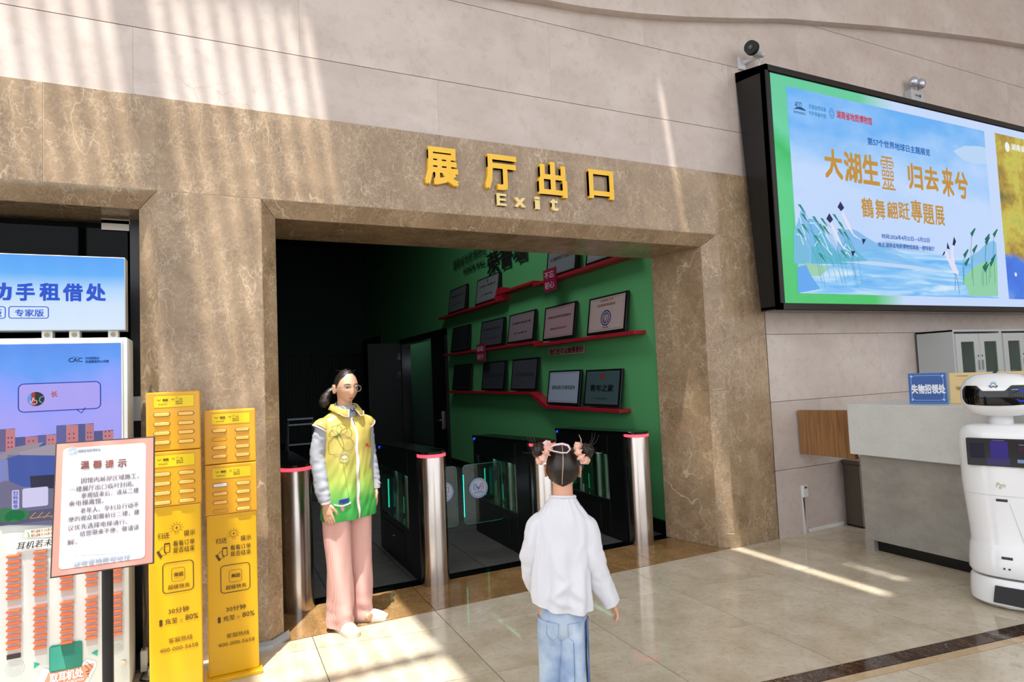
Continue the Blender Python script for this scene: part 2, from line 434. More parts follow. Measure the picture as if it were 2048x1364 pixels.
# unseen roof: solid slab, its slots and blades shaped to cast the sun patches; facade mullions behind the camera
HR = 8.0
def roofx(x, y, z=0): return (x-.135*(HR-z), y-.245*(HR-z))
rf = sroot('ceiling')
M_ROOF = mat('d9d6d0', .8)
X0, X1, Y0, Y1 = -6., 13., -4., 4.3
hA = (-2.6, roofx(1.075, 0)[0], .55, 2.92)                     # big skylight
hB = (roofx(3.815, 0)[0], roofx(3.88, 0)[0], .68, 2.93)        # slot
def rb(x0, x1, y0, y1): box('roof_slab', M_ROOF, x0, x1, y0, y1, HR, HR+.12, rf)
rb(X0, hA[0], Y0, Y1); rb(hA[0], hA[1], Y0, hA[2]); rb(hA[0], hA[1], hA[3], Y1)
rb(hA[1], hB[0], Y0, Y1); rb(hB[0], hB[1], Y0, hB[2]); rb(hB[0], hB[1], hB[3], Y1); 
hC = (roofx(4.17, 0)[0], roofx(4.225, 0)[0], roofx(0, 2.76)[1], roofx(0, 3.18)[1])   # short slot, its beams break it into spots
rb(hB[1], hC[0], Y0, Y1); rb(hC[0], hC[1], Y0, hC[2]); rb(hC[0], hC[1], hC[3], Y1); rb(hC[1], X1, Y0, Y1)
for yy in (.07, .19, .30): box('louvre', M_ROOF, hC[0]-.01, hC[1]+.01, hC[2]+yy, hC[2]+yy+.06, HR+.12, HR+.14, rf)
# blades inside the skylight (their shadows are the stripes on the wall)
x = hA[0]+.06
while x < hA[1]-.04:
    box('louvre', M_ROOF, x, x+.036, hA[2], hA[3], HR+.01, HR+.05, rf); x += .122
box('louvre', M_ROOF, -1.10, -.90, hA[2], hA[3], HR+.01, HR+.05, rf)
for yy in (.9, 1.32): box('louvre', M_ROOF, hA[0], hA[1], yy, yy+.1, HR+.06, HR+.09, rf)
fc = sroot('window_1')  # unseen mullions, added so shiny surfaces have something dark to reflect
for i in range(15): box('mullion', mat('3c4044', .5), -6+1.3*i, -5.9+1.3*i, -4.15, -4.0, 0, HR, fc)
for z in (0, 2.6, 5.2): box('transom', mat('3c4044', .5), -6, 13, -4.14, -4.02, z, z+.09, fc)
wr = struct(box('wall_side', M_BEIGE, 12.0, 12.2, -4, 4.3, 0, HR))

# passage behind the opening
M_GREENW = mat('58a468', .45)
wr2 = struct(box('wall_right', M_GREENW, 3.68, 3.8, 4.5, 10.35, 0, 5.2))
box('wall_panel', M_GREENW, 3.68, 3.8, 13.3, 17.2, 0, 5.2, wr2); box('wall_panel', M_GREENW, 3.68, 3.8, 10.35, 13.3, 2.38, 5.2, wr2)
struct(box('wall_left', mat('3a4a46', .7), .1, .22, 4.56, 17.2, 0, 5.2))
wf = struct(box('wall_far', mat('1b3d33', .7), .1, 4.6, 17.2, 17.35, 0, 5.2))
mbq = MB()
for i in range(40): mbq.box(.25+.085*i, .30+.085*i, 17.15, 17.2, 0, 2.3)
o = mbq.build('slat', mat('0c1210', .6), wf); o['kind'] = 'stuff'
struct(box('ceiling', mat('2a3331', .8), .1, 4.6, 4.56, 17.3, 5.2, 5.3))
struct(box('baseboard_right', M_BLACK, 3.655, 3.68, 4.56, 10.35, 0, .12))
# black double door
dr = sroot('door_1')
box('frame', M_BLACK, 3.62, 3.82, 10.35, 10.5, 0, 2.38, dr); box('frame', M_BLACK, 3.62, 3.82, 13.15, 13.3, 0, 2.38, dr); box('frame', M_BLACK, 3.62, 3.82, 10.35, 13.3, 2.26, 2.38, dr)
lf = box('leaf', mat('040405', .6), 2.9, 3.64, 13.2, 13.26, .02, 2.3, dr)
for z in (1.55, 1.95): box('hinge', M_CHROME, 3.52, 3.6, 13.185, 13.2, z, z+.14, lf)
lf2 = box('leaf', mat('0b0c0e', .4), 3.62, 3.67, 10.5, 11.1, .02, 2.26, dr)
h = box('handle', M_CHROME, 3.6, 3.62, 10.56, 10.62, .6, .92, lf2); MB().tube([(3.6, 10.6, .76), (3.56, 10.6, .76), (3.56, 10.72, .76)], .012, 8).build('lever', M_CHROME, lf2)
struct(box('wall_behind', mat('5b6169', .8), 4.4, 4.5, 10.2, 17.2, 0, 2.5))
struct(box('ceiling', mat('3a3d40', .8), 3.8, 4.5, 10.2, 13.5, 2.4, 2.5))
dr2 = sroot('door_2'); box('leaf', mat('07090a', .5), 3.60, 3.67, 14.9, 17.0, 0, 2.62, dr2)
box('handle', M_CHROME, 3.58, 3.6, 15.1, 15.14, .9, 1.2, dr2)
# left opening: tall frameless glass doors with dark room behind
dr3 = sroot('door_3')
gl = box('pane', M_DGLASS, -1.62, -.47, 4.30, 4.312, .02, 2.50, dr3); box('pane', M_DGLASS, -2.58, -1.64, 4.30, 4.312, .02, 2.50, dr3)
box('clamp', mat('a69f93', .35, .9), -.60, -.44, 4.285, 4.327, 2.50, 2.55, gl); box('clamp', mat('a69f93', .35, .9), -.60, -.46, 4.285, 4.327, 2.46, 2.52, gl)
box('clamp', mat('a69f93', .35, .9), -.60, -.46, 4.285, 4.327, 0, .08, gl)
box('jamb', M_BLACK, -.455, -.39, 4.27, 4.35, 0, 2.53, dr3)
lk = box('lock', mat('b8babc', .3, .8), -.45, -.39, 4.2, 4.27, 1.33, 1.47, dr3)
wd = struct(box('wall_dark', mat('0b1417', .8), -4, .1, 5.4, 5.5, 0, 5))
struct(box('wall_dark', mat('0b1417', .8), -4, -3.9, 4.56, 5.5, 0, 5)); struct(box('ceiling', mat('0b1417', .8), -4, .1, 4.02, 5.5, 3.0, 3.1)); struct(box('floor', mat('1c1d1d', .6), -4, .1, 4.02, 5.5, -.1, -.003))
# trunking at the pillar foot and along the right-hand wall
bb = sroot('baseboard_left')
MB().solid([(.12, 3.938, 0), (.12, 3.90, 0), (.12, 3.905, .02), (.12, 3.938, .035)], (.15, 0, 0)).build('trunking', mat('a9adb0', .4), bb)
MB().solid([(.27, 3.938, 0), (.27, 3.90, 0), (.27, 3.905, .02), (.27, 3.938, .035)], (.10, .11, 0)).build('trunking', mat('a9adb0', .4), bb)
br = sroot('baseboard_back')
box('trunking', mat('d5d2cc', .5), 4.69, 5.18, 3.938, 3.955, 0, .035, br, .004)
for k in (0, 1): MB().solid([(4.665+.02*k, 3.938, 0), (4.683+.02*k, 3.938, 0), (4.683, 3.938, .33), (4.665, 3.938, .33)], (0, .015, 0)).build('trunking', mat('cfccc6', .5), br)

la = bpy.data.lights.new('passage_fill', 'AREA'); la.energy = 42; la.shape = 'RECTANGLE'; la.size = 1.2; la.size_y = 2.5; la.color = (.9, .95, 1)  # added fill light, no visible fixture, brightens plaques and gates
lo2 = bpy.data.objects.new('passage_fill', la); COL.objects.link(lo2); lo2.location = (1.6, 6.6, 5.1)

lb = bpy.data.lights.new('corridor_fill', 'POINT'); lb.energy = 1.6; lb.shadow_soft_size = .1; lb.color = (.75, .85, 1)  # added fill light that lifts the wall behind the double door
lo3 = bpy.data.objects.new('corridor_fill', lb); COL.objects.link(lo3); lo3.location = (4.1, 12.0, 1.9)
# ============================================================ raised letters over the opening
M_YEL = mat('f2bd06', .3, coat=.3); M_PALE = mat('ecd28c', .35)
P0 = PY(YM)
def bigchar(ch, px0, px1, py0, py1, m, nm, label, grp, dep=.03, bold=.042):
    (u0, v0), (u1, v1) = P0.uv(px0, py1), P0.uv(px1, py0)
    (_, va), (_, vb) = P0.uv((px0+px1)/2, py1), P0.uv((px0+px1)/2, py0)
    me = text_geo(ch, bold, .5)
    xs = [v.co.x for v in me.vertices]; ys = [v.co.y for v in me.vertices]; a, b, c, e = min(xs), max(xs), min(ys), max(ys)
    cx, cz = (u0+u1)/2, (va+vb)/2
    for v in me.vertices:
        v.co = ((v.co.x-a)/(b-a)*(u1-u0)+u0-cx, -(v.co.z+.5)*dep, va+(v.co.y-c)/(e-c)*(vb-va)-cz)
    me.transform(Matrix.Identity(4)); me.flip_normals() if False else None
    o = link(nm, me, m); o.location = (cx, YM-.002, cz)
    return tag(o, label, 'letter', grp)
W4 = ['leftmost', 'second', 'third', 'rightmost']
for i, (ch, a, b, c, d) in enumerate((('展', 848, 912, 298, 373), ('厅', 968, 1028, 313, 382), ('出', 1075, 1128, 327, 396), ('口', 1175, 1221, 343, 400))):
    bigchar(ch, a, b, c, d, M_YEL, 'sign_character', 'big yellow raised character %s over the opening, %s of the four' % (ch, W4[i]), 'yellow characters over the opening')
for i, (ch, a, b, c, d) in enumerate((('E', 991, 1010, 389, 413), ('x', 1027, 1048, 397, 416), ('i', 1067, 1077, 395, 420), ('t', 1098, 1113, 399, 423))):
    bigchar(ch, a, b, c, d, M_PALE, 'sign_letter', 'small pale gold raised letter %s under the yellow characters' % ch, 'pale gold letters over the opening', .02, .03)

# ============================================================ honour wall
XG = 3.66; PG = PX(XG); PF = PX(3.61)
M_RED = mat('a3182a', .4); M_FR = mat('0c0d0f', .3)
M_INK = mat('121512', .6)
def led(z0, runs): pass
def shelf(pts, label, extra=()):
    """red ledge: list of (y0, y1, z) runs with step pieces"""
    t = thing('wall_shelf', label, 'shelf', (3.6, pts[0][0], pts[0][2]), group='red ledges on the green wall')
    for y0, y1, z in pts: box('ledge', M_RED, 3.54, 3.68, y0, y1, z-.035, z, t, .003)
    for q in extra: MB().solid(q, (.13, 0, 0)).build('step', M_RED, t)
    return t
shelf([(7.85, 10.4, 2.57), (6.75, 7.85, 2.66), (4.78, 6.75, 2.62)], 'topmost red wall ledge, stepped, rising to the right', [[(3.55, 7.98, 2.54), (3.55, 7.72, 2.54), (3.55, 7.72, 2.72), (3.55, 7.86, 2.72)]])
shelf([(6.80, 10.2, 1.915), (4.75, 6.82, 1.875)], 'middle red wall ledge above the small red slogan')
shelf([(6.9, 10.1, 1.285), (5.05, 6.6, 1.125)], 'lowest red wall ledge with a diagonal step down', [[(3.55, 6.95, 1.285), (3.55, 6.95, 1.24), (3.55, 6.62, 1.09), (3.55, 6.55, 1.125)]])
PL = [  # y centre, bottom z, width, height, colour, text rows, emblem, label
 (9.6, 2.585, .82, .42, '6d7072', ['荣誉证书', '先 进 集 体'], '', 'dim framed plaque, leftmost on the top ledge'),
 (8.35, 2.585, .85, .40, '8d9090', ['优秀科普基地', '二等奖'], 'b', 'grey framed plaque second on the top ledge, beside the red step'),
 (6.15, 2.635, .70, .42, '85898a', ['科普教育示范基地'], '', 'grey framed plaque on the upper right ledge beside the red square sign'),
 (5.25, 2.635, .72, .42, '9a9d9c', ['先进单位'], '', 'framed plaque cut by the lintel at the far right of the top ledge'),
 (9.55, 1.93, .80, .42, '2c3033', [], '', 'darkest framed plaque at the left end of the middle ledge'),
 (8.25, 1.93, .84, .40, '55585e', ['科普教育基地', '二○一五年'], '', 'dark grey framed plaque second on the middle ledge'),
 (7.28, 1.93, .78, .40, '98858b', ['全国科普教育', '先进集体'], '', 'silver framed plaque with painted pink reflection, third on the middle ledge'),
 (6.28, 1.90, .74, .41, 'b8969b', ['湖南省优秀科普基地', '湖南省科学技术厅'], '', 'silver framed plaque with painted pink reflection and two rows of print on the middle ledge'),
 (5.30, 1.89, .70, .40, 'cdb5b2', ['全国青少年', '科普教育基地'], 'r', 'silver framed plaque with pale painted pink reflection and a round blue emblem'),
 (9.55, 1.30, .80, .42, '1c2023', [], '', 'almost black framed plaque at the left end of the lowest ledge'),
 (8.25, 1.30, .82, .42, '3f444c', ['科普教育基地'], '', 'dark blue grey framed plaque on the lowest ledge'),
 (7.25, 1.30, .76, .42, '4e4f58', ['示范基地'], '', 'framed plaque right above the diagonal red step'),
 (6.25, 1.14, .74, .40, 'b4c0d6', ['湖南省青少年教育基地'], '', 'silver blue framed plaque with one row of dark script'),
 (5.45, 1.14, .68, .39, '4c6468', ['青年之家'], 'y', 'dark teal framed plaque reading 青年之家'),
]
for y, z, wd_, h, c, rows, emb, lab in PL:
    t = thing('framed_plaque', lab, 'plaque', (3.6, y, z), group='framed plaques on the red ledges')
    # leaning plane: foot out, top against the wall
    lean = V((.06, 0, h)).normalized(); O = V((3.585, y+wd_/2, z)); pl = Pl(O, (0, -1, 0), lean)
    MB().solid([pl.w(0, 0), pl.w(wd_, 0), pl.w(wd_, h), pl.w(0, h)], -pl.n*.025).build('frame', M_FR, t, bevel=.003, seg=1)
    face = poly('plate', mat(c, .3, .25), pl, [(.035, .025), (wd_-.035, .025), (wd_-.035, h-.02), (.035, h-.02)], t, .0025, px=False)  # pink plates carry reflected red in their colour; deeper plates are darker
    outline('border', mat('8a7d5a', .4, .5), pl, [(.06, .04), (wd_-.06, .04), (wd_-.06, h-.035), (.06, h-.035)], .004, face, .0035)
    ink = mat('1d2226' if c > '8' or c.startswith(('9', 'b', 'c')) else '101316', .5)
    if emb == 'r':
        outline('emblem', mat('25306b', .4), pl, circ(wd_/2, .16, .085, .075), .014, face, .004)
        outline('emblem', mat('25306b', .4), pl, circ(wd_/2, .16, .055, .05), .012, face, .004)
        outline('emblem', mat('25306b', .4), pl, [(wd_/2-.04, .13), (wd_/2, .2), (wd_/2+.03, .15), (wd_/2-.02, .12)], .01, face, .004)
        rr = [(.28, .315, .045, '8c4a2c'), (.2, .26, .035, '8c4a2c')]
        tuv(rows[0], pl, wd_*.32, wd_*.66, .335, .36, mat('8c4a2c', .5), face, d=.004); tuv(rows[1], pl, wd_*.25, wd_*.72, .285, .315, mat('8c4a2c', .5), face, d=.004)
        tuv('湖南博物', pl, wd_*.42, wd_*.58, .055, .07, ink, face, d=.004)
        continue
    if emb == 'y':
        tuv('青年之家', pl, wd_*.18, wd_*.82, .155, .23, mat('0d1416', .5), face, d=.004, bold=.03)
        tuv('共青团湖南省委员会', pl, wd_*.32, wd_*.68, .075, .09, mat('0d1416', .5), face, d=.004)
        poly('emblem', mat('8c2b24', .4), pl, circ(wd_/2, .315, .035, .03), face, .004, px=False)
        continue
    if emb == 'b': poly('emblem', mat('2b2b2b', .4), pl, circ(wd_/2, .33, .02, .025), face, .004, px=False)
    for k, r in enumerate(rows):
        if len(rows) == 2: zz = h*.66-k*h*.34; ww = wd_*(.36-.1*k); hh = .03-.006*k
        else: zz = h*.5; ww = wd_*.36; hh = .05
        tuv(r, pl, wd_/2-ww, wd_/2+ww, zz-hh/2, zz+hh/2, ink if z < 1.2 else mat('3d2b2a', .5), face, d=.004)
t = thing('wall_lettering', 'black lettering HONOR WALL 荣誉墙 high on the green wall', 'lettering', (3.67, 8.5, 3.1))
txt('湖南省地质博物馆', PG, (907, 526), (973, 504), 20, M_INK, t, d=.012)
txt('HONOR WALL', PG, (928, 539), (972, 528), 11, M_INK, t, d=.012, bold=.035)
txt('荣誉墙', PG, (975, 522), (1056, 502), 44, M_INK, t, d=.012, bold=.03)
t = thing('slogan', 'small red slogan 我们还可以做得更好 under the middle ledge', 'lettering', (3.67, 6.3, 1.75))
poly('backing', mat('b9a79f', .5), PG, [(1099, 697), (1171, 691), (1170, 706), (1099, 711)], t, .006)
txt('我们还可以做得更好', PG, (1101, 704), (1169, 698), 12, mat('6d1022', .5), t, d=.012, bold=.035)
for (pp, a, b, lab) in ((((1086, 542), (1099, 539), (1112, 560), (1112, 575), (1088, 581), (1086, 560)), '不忘', '初心', 'red square sign 不忘初心 crossing the top ledge'),
                        (((952, 690), (967, 687), (970, 705), (970, 719), (953, 721), (952, 705)), '砥砺', '前行', 'red square sign 砥砺前行 crossing the middle ledge')):
    t = thing('square_sign', lab, 'sign', (3.5, 7, 2), group='red square signs on the ledges')
    PS = PX(3.52)
    (x0, y0), (x1, y1) = (pp[0], pp[3])
    u0, v1 = PS.uv(*pp[0]); u1, v0 = PS.uv(*pp[3])
    MB().solid([PS.w(u0, v0-.02), PS.w(u1, v0-.02), PS.w(u1, v1), PS.w(u0, v1)], (.015, 0, 0)).build('board', mat('8c1a3e', .4), t)
    vm = (v0+v1)/2
    tuv(a, PS, u0+(u1-u0)*.12, u0+(u1-u0)*.88, vm+.01, v1-.03, mat('cfc0c4', .5), t, d=.003); tuv(b, PS, u0+(u1-u0)*.12, u0+(u1-u0)*.88, v0+.01, vm-.03, mat('cfc0c4', .5), t, d=.003)

# ============================================================ turnstiles
M_FILL = mat('b4f0dc', .4, emit=3.5); M_SAT = mat('e2d8cc', .3, .3)
M_RING = mat('ff5468', .4, emit=1.1); M_GLED = mat('18e8c0', .4, emit=1.6); M_BLED = mat('2038ff', .4, emit=4)
def disc(pl, cu, cv, r, par, mir=False):
    b = poly('sticker', mat('b9c6da', .45), pl, circ(cu, cv, r), par, .0012, px=False)
    blue, red = mat('2a5fa8', .5), mat('c44a4a', .5)
    outline('mark', blue, pl, circ(cu, cv, r*.96), r*.03, b, .002)
    for k in range(24):
        a = 2*pi*k/24
        poly('mark', mat('32506f', .5), pl, circ(cu+cos(a)*r*.84, cv+sin(a)*r*.84, r*.055, k=6), b, .002, px=False)
    q = lambda L: [(cu+x*r, cv+y*r) for x, y in L]
    outline('mark', blue, pl, q([(-.5, -.12), (-.5, .42), (-.36, .45), (0, .0), (-.0, -.12), (-.3, .2), (-.3, -.12)]), r*.07, b, .002)
    outline('mark', red, pl, q([(.5, -.12), (.5, .42), (.36, .45), (0, .0), (0, -.12), (.3, .2), (.3, -.12)]), r*.07, b, .002)
    tuv('MUSEUM', pl, cu-r*.3, cu+r*.3, cv-r*.3, cv-r*.22, blue, b, d=.002); tuv('湖南省地质博物馆', pl, cu-r*.5, cu+r*.5, cv-r*.48, cv-r*.36, blue, b, d=.002)
def turnstile(x, lab, wings=(), led=True):
    t = thing('turnstile', lab, 'turnstile', (x, 4.49, 0), group='swing gate turnstiles in the opening')
    h = .925
    MB().lathe((x, 4.49), [(.104, 0), (.104, h-.01), (.1, h)], 40).build('post', M_STEEL, t, smooth=True)
    MB().lathe((x, 4.49), [(.107, h), (.107, h+.022)], 40).build('light_ring', M_RING, t, smooth=True)
    # rounded black top running back
    prof = [(x+.107*cos(a), 4.49-.107*sin(a)) for a in [pi*k/12 for k in range(13)]]
    MB().solid([(p[0], p[1], h+.022) for p in prof]+[(x-.107, 5.76, h-.02), (x+.107, 5.76, h-.02)], (0, 0, .022)).build('top_cover', M_BLKG, t, bevel=.004, seg=1)
    box('front_column', M_BLACK, x-.098, x+.098, 4.56, 4.80, 0, h+.02, t)
    box('upper_housing', M_BLACK, x-.1, x+.1, 4.8, 5.75, .745, h+.003, t, .004)
    lw = box('lower_housing', M_BLACK, x-.1, x+.1, 4.8, 5.75, 0, .33, t, .004)
    box('access_panel', mat('0d0e10', .35), x-.105, x-.1, 4.95, 5.6, .05, .28, lw, .002); MB().tube([(x-.108, 5.28, .19), (x-.103, 5.28, .19)], .01, 10).build('lock', M_CHROME, lw)
    box('rear_column', M_BLACK, x-.1, x+.1, 5.68, 5.75, .33, .745, t)
    box('inner_plate', M_STEELD, x-.03, x+.03, 5.45, 5.67, .335, .745, t)
    box('shelf_plate', M_CHROME, x-.09, x+.09, 4.82, 5.67, .33, .338, t)
    for yy, r in ((5.06, .022), (4.93, .018), (5.40, .014)):
        MB().cyl((x-.03, yy), r, .338, .745, 16).build('rod', M_SAT, t, smooth=True)
    box('support_plate', M_STEELD, x-.01, x+.02, 5.10, 5.2, .34, .745, t); box('support_plate', M_STEELD, x+.03, x+.05, 4.85, 4.99, .34, .745, t)
    for yy in (4.87, 5.33): MB().cyl((x-.05, yy), .012, .338, .40, 10).build('pin', M_SAT, t, smooth=True)
    box('side_glass', M_GLASS, x-.098, x-.094, 4.8, 5.7, .335, .745, t); box('side_glass', M_GLASS, x+.094, x+.098, 4.8, 5.7, .335, .745, t)
    # folded wing standing inside the housing
    fw = box('wing', M_GLASS, x+.055, x+.065, 5.12, 5.6, .36, .74, t); 
    if led:
        MB().tube([(x-.06, 5.58, .37), (x-.06, 5.58, .62)], .006, 8).build('light_strip', M_GLED, t)
        MB().tube([(x-.0, 5.30, .36), (x-.0, 5.30, .50)], .004, 8).build('light_strip', mat('18a070', .4, emit=.8), t)
        disc(Pl((x-.055, 0, 0), (0, -1, 0), (0, 0, 1)), -5.36, .60, .075, fw)
    MB().ell((x-.101, 5.72, h-.03), (.004, .012, .012)).build('indicator', M_BLED, t)
    for yy in (4.95, 5.32): box('light_strip', M_FILL, x-.06, x-.045, yy, yy+.28, .736, .745, t)  # added glow strips that brighten the inside of the housing
    for sx, xa, xb in wings:
        gl_ = MB().solid([(a, 5.1, b) for a, b in rrect(min(xa, xb), max(xa, xb), .232, .745, .035)], (0, .01, 0)).build('wing', M_GLASS, t)
        outline('wing_edge', mat('2a7a66', .3, emit=.12), PY(5.099), rrect(min(xa, xb)+.003, max(xa, xb)-.003, .235, .742, .034), .004, gl_)
        xe = xb; 
        cx_ = 2.05 if sx > 0 else 1.73
        disc(PY(5.098), cx_, .533, .088, gl_)
        if sx > 0: MB().tube([(xb+.004, 5.097, .30), (xb+.004, 5.097, .66)], .004, 6).build('light_strip', M_GLED, gl_)
    return t
turnstile(.475, 'turnstile at the left reveal, behind the standing woman')
turnstile(1.437, 'turnstile just right of the standing woman, its gate wing closed rightward', [(-1, 1.54, 1.855)])
turnstile(2.375, 'turnstile in the middle, its post hidden behind the child', [(1, 2.28, 1.908)])
turnstile(3.31, 'rightmost turnstile beside the green wall')

# ============================================================ exhibition screen
YS = 3.63; PSn = PY(YS)
M_CASE = mat('07090b', .25)
t = thing('display_screen', 'huge lit exhibition screen in a deep black casing on the stone wall', 'screen', (4.2, 3.9, 1.98))
xl, xr, zb, zt_ = 4.185, 8.9, 1.93, 4.02
zbL = 1.965
MB().solid([(xl, YS, zb+.03), (xl, 3.83, zb+.03), (xl, 3.95, zt_+.07), (xl, YS, zt_)], (.06, 0, 0)).build('side_panel', M_CASE, t)
MB().solid([(xl, YS, zt_-.06), (xl, 3.95, zt_-.02), (xl, 3.95, zt_+.07), (xl, YS, zt_)], (xr-xl, 0, 0)).build('top_panel', M_CASE, t)
MB().solid([(xl, YS, zb+.02), (xl, 3.83, zb+.02), (xl, 3.83, zb+.05), (xl, YS, zb+.05)], (xr-xl, 0, 0)).build('bottom_panel', M_CASE, t)
box('back_panel', M_CASE, xl+.05, xr, 3.70, 3.80, zb+.05, zt_-.05, t)
box('side_panel', M_CASE, xr-.05, xr, YS, 3.83, zb+.03, zt_, t)
E_ = 1.0
def em(c, e=None): return mat(c, .6, emit=(e or E_), spec=.2)
def m_emit(name, fn):
    T = NT(name); c = fn(T); T.put(T.b.inputs['Base Color'], (.02, .02, .02, 1)); T.set('Emission Color', c); T.set('Emission Strength', .95/2**EXPO); T.set('Roughness', .25)
    return T.M
def sep(T):
    x = T.n('SeparateXYZ', i0=T.pos()); return x.outputs[0], x.outputs[2]
def rng(T, v, a, b): return T.n('MapRange', Value=v, **{'From Min': a, 'From Max': b}).outputs[0]
def f_green(T):
    x, z = sep(T); nz = T.n('TexNoise', Vector=T.pos(), Scale=1.3, Detail=4.).outputs[0]
    g = T.ramp(T.n('Math', operation='ADD', i0=rng(T, z, 2, 4), i1=T.n('Math', operation='MULTIPLY_ADD', i0=nz, i1=.9, i2=-.45).outputs[0]).outputs[0], [(.1, '3dc267'), (.35, '4ccb83'), (.55, '16b85c'), (.8, '5fd0a0'), (1., '5cc99a')])
    r = T.n('Math', operation='ADD', i0=rng(T, x, 5.0, 6.1), i1=T.n('Math', operation='MULTIPLY_ADD', i0=nz, i1=.3, i2=-.15).outputs[0]).outputs[0]
    return T.mix(T.ramp(r, [(.35, 0.), (.75, 1.)]), g, 'c3d8fb')
def f_sky(T):
    x, z = sep(T); nz = T.n('TexNoise', Vector=T.n('VectorMath', operation='MULTIPLY', i0=T.pos(), i1=(1., 1., 2.2)).outputs[0], Scale=1.1, Detail=5.).outputs[0]
    g = T.ramp(T.n('Math', operation='ADD', i0=rng(T, z, 2.1, 3.85), i1=T.n('Math', operation='MULTIPLY_ADD', i0=nz, i1=1.1, i2=-.58).outputs[0]).outputs[0], [(.05, 'b9d4fb'), (.45, 'c0d8fd'), (.7, '9fcbfb'), (1., '5eaef5')])
    return g
def f_water(T):
    q = T.n('VectorMath', operation='MULTIPLY', i0=T.pos(), i1=(1.1, 1., 11.)).outputs[0]
    nz = T.n('TexNoise', Vector=q, Scale=1.3, Detail=5., Distortion=.8).outputs[0]
    return T.ramp(nz, [(.3, '55abf3'), (.5, '86c6f7'), (.62, 'b7dcfb'), (.75, 'd6e8fd')])
def f_map(T):
    x, z = sep(T); wp = T.warp(T.pos(), 2., .6); nz = T.n('TexNoise', Vector=wp, Scale=2.4, Detail=9., Roughness=.7).outputs[0]
    land = T.ramp(nz, [(.25, '2d5a2a'), (.42, 'a8892a'), (.55, 'c9c04a'), (.7, '8fa04c'), (.85, 'b7b88e')])
    sea = T.ramp(T.n('TexNoise', Vector=wp, Scale=1.6, Detail=5.).outputs[0], [(.3, '1d49c8'), (.55, '2f79e6'), (.8, '9cc4f4')])
    k = T.n('Math', operation='MULTIPLY_ADD', i0=rng(T, x, 6.5, 8.5), i1=-.9, i2=0.).outputs[0]
    k = T.n('Math', operation='ADD', i0=rng(T, z, 2.4, 3.4), i1=T.n('Math', operation='MULTIPLY', i0=rng(T, x, 6.6, 8.4), i1=.35).outputs[0]).outputs[0]
    k = T.n('Math', operation='ADD', i0=k, i1=T.n('Math', operation='MULTIPLY_ADD', i0=nz, i1=.3, i2=-.15).outputs[0]).outputs[0]
    return T.mix(T.ramp(k, [(.32, 0.), (.37, 1.)]), sea, land)
sc = poly('display', m_emit('screen_green', f_green), PSn, [(1535, 141), (2048, 270), (2048, 611), (1562, 606)], None, -.01)
bpy.data.objects.remove(sc)
u0, v0 = PSn.uv(1563, 606); u1, v1 = PSn.uv(1534, 141)
U1 = xr-.05
sc = poly('display', m_emit('screen_green', f_green), PSn, [(u1, v0-.003), (U1, v0-.003), (U1, v1), (u1, v1)], t, -.004, px=False)
box('bezel', M_CASE, xl, u1, YS-.01, YS+.05, zb+.02, zt_, t); box('bezel', M_CASE, xl, xr, YS-.01, YS+.05, v1, zt_, t); box('bezel', M_CASE, xl, xr, YS-.01, YS+.05, zb+.02, v0, t)
def sp(px, py): return PSn.uv(px, py)
a, b = sp(1572, 172), sp(1997, 598); c, d = sp(1997, 598), sp(1596, 586)
sl = poly('slide', m_emit('screen_sky', f_sky), PSn, [(a[0], d[1]), (b[0], d[1]), (b[0], a[1]), (a[0], a[1])], sc, 0, px=False)
X0s, X1s, Z0s, Z1s = a[0], b[0], d[1], a[1]
Ws, Hs = X1s-X0s, Z1s-Z0s
def q(L): return [(X0s+Ws*x, Z0s+Hs*y) for x, y in L]
def sh(name, c, L, d): return poly(name, em(c, .92), PSn, q(L), sl, d, px=False)
wt = poly('slide_water', m_emit('screen_water', f_water), PSn, q([(0, 0), (1, 0), (1, .20), (.7, .235), (.4, .24), (0, .2)]), sl, .001, px=False)
# painted hills, shores and reeds (measured on the picture itself)
def shp(name, c, L, d): return poly(name, em(c, .92), PSn, L, sl, d)
def hill(pts, c, d, base=527): return shp('slide_hill', c, [(pts[0][0], base)]+pts+[(pts[-1][0], base+2)], d)
hill([(1588, 462), (1595, 445), (1600, 424), (1605, 414), (1610, 424), (1613, 446), (1620, 480), (1635, 515)], '86c2f0', .0014)
hill([(1612, 450), (1618, 437), (1628, 438), (1640, 448), (1652, 474), (1668, 495), (1690, 520)], '7dbdf3', .0012)
hill([(1622, 495), (1632, 480), (1638, 455), (1642, 450), (1648, 462), (1656, 488), (1672, 505), (1695, 521)], '62bcd8', .0018)
hill([(1674, 466), (1682, 457), (1692, 460), (1704, 458), (1716, 463), (1732, 474), (1752, 486), (1790, 500), (1830, 515)], '85bff2', .0010)
hill([(1676, 520), (1684, 490), (1691, 478), (1698, 479), (1708, 496), (1722, 510), (1735, 521)], '6cbbe0', .0016)
hill([(1589, 470), (1594, 461), (1602, 462), (1608, 480), (1618, 500)], '78bfe2', .002)
hill([(1744, 487), (1775, 481), (1800, 486), (1860, 505), (1900, 518)], 'aed0f8', .0008)
hill([(1940, 513), (1958, 502), (1972, 487), (1987, 481), (1992, 486), (1994, 520)], '88c4f2', .0014)
for L in ([(1598, 430), (1603, 450), (1612, 480)], [(1636, 470), (1640, 464), (1646, 474), (1656, 498)], [(1628, 492), (1638, 478), (1648, 492), (1664, 510)], [(1686, 498), (1692, 488), (1700, 498), (1715, 514)], [(1592, 468), (1600, 470), (1607, 490)], [(1687, 512), (1693, 504), (1702, 514)], [(1616, 446), (1628, 446), (1644, 466)]):
    outline('slide_ridge', em('d0e8fb', .92), PSn, [PSn.uv(*p_) for p_ in L], .012, sl, .0026, False)
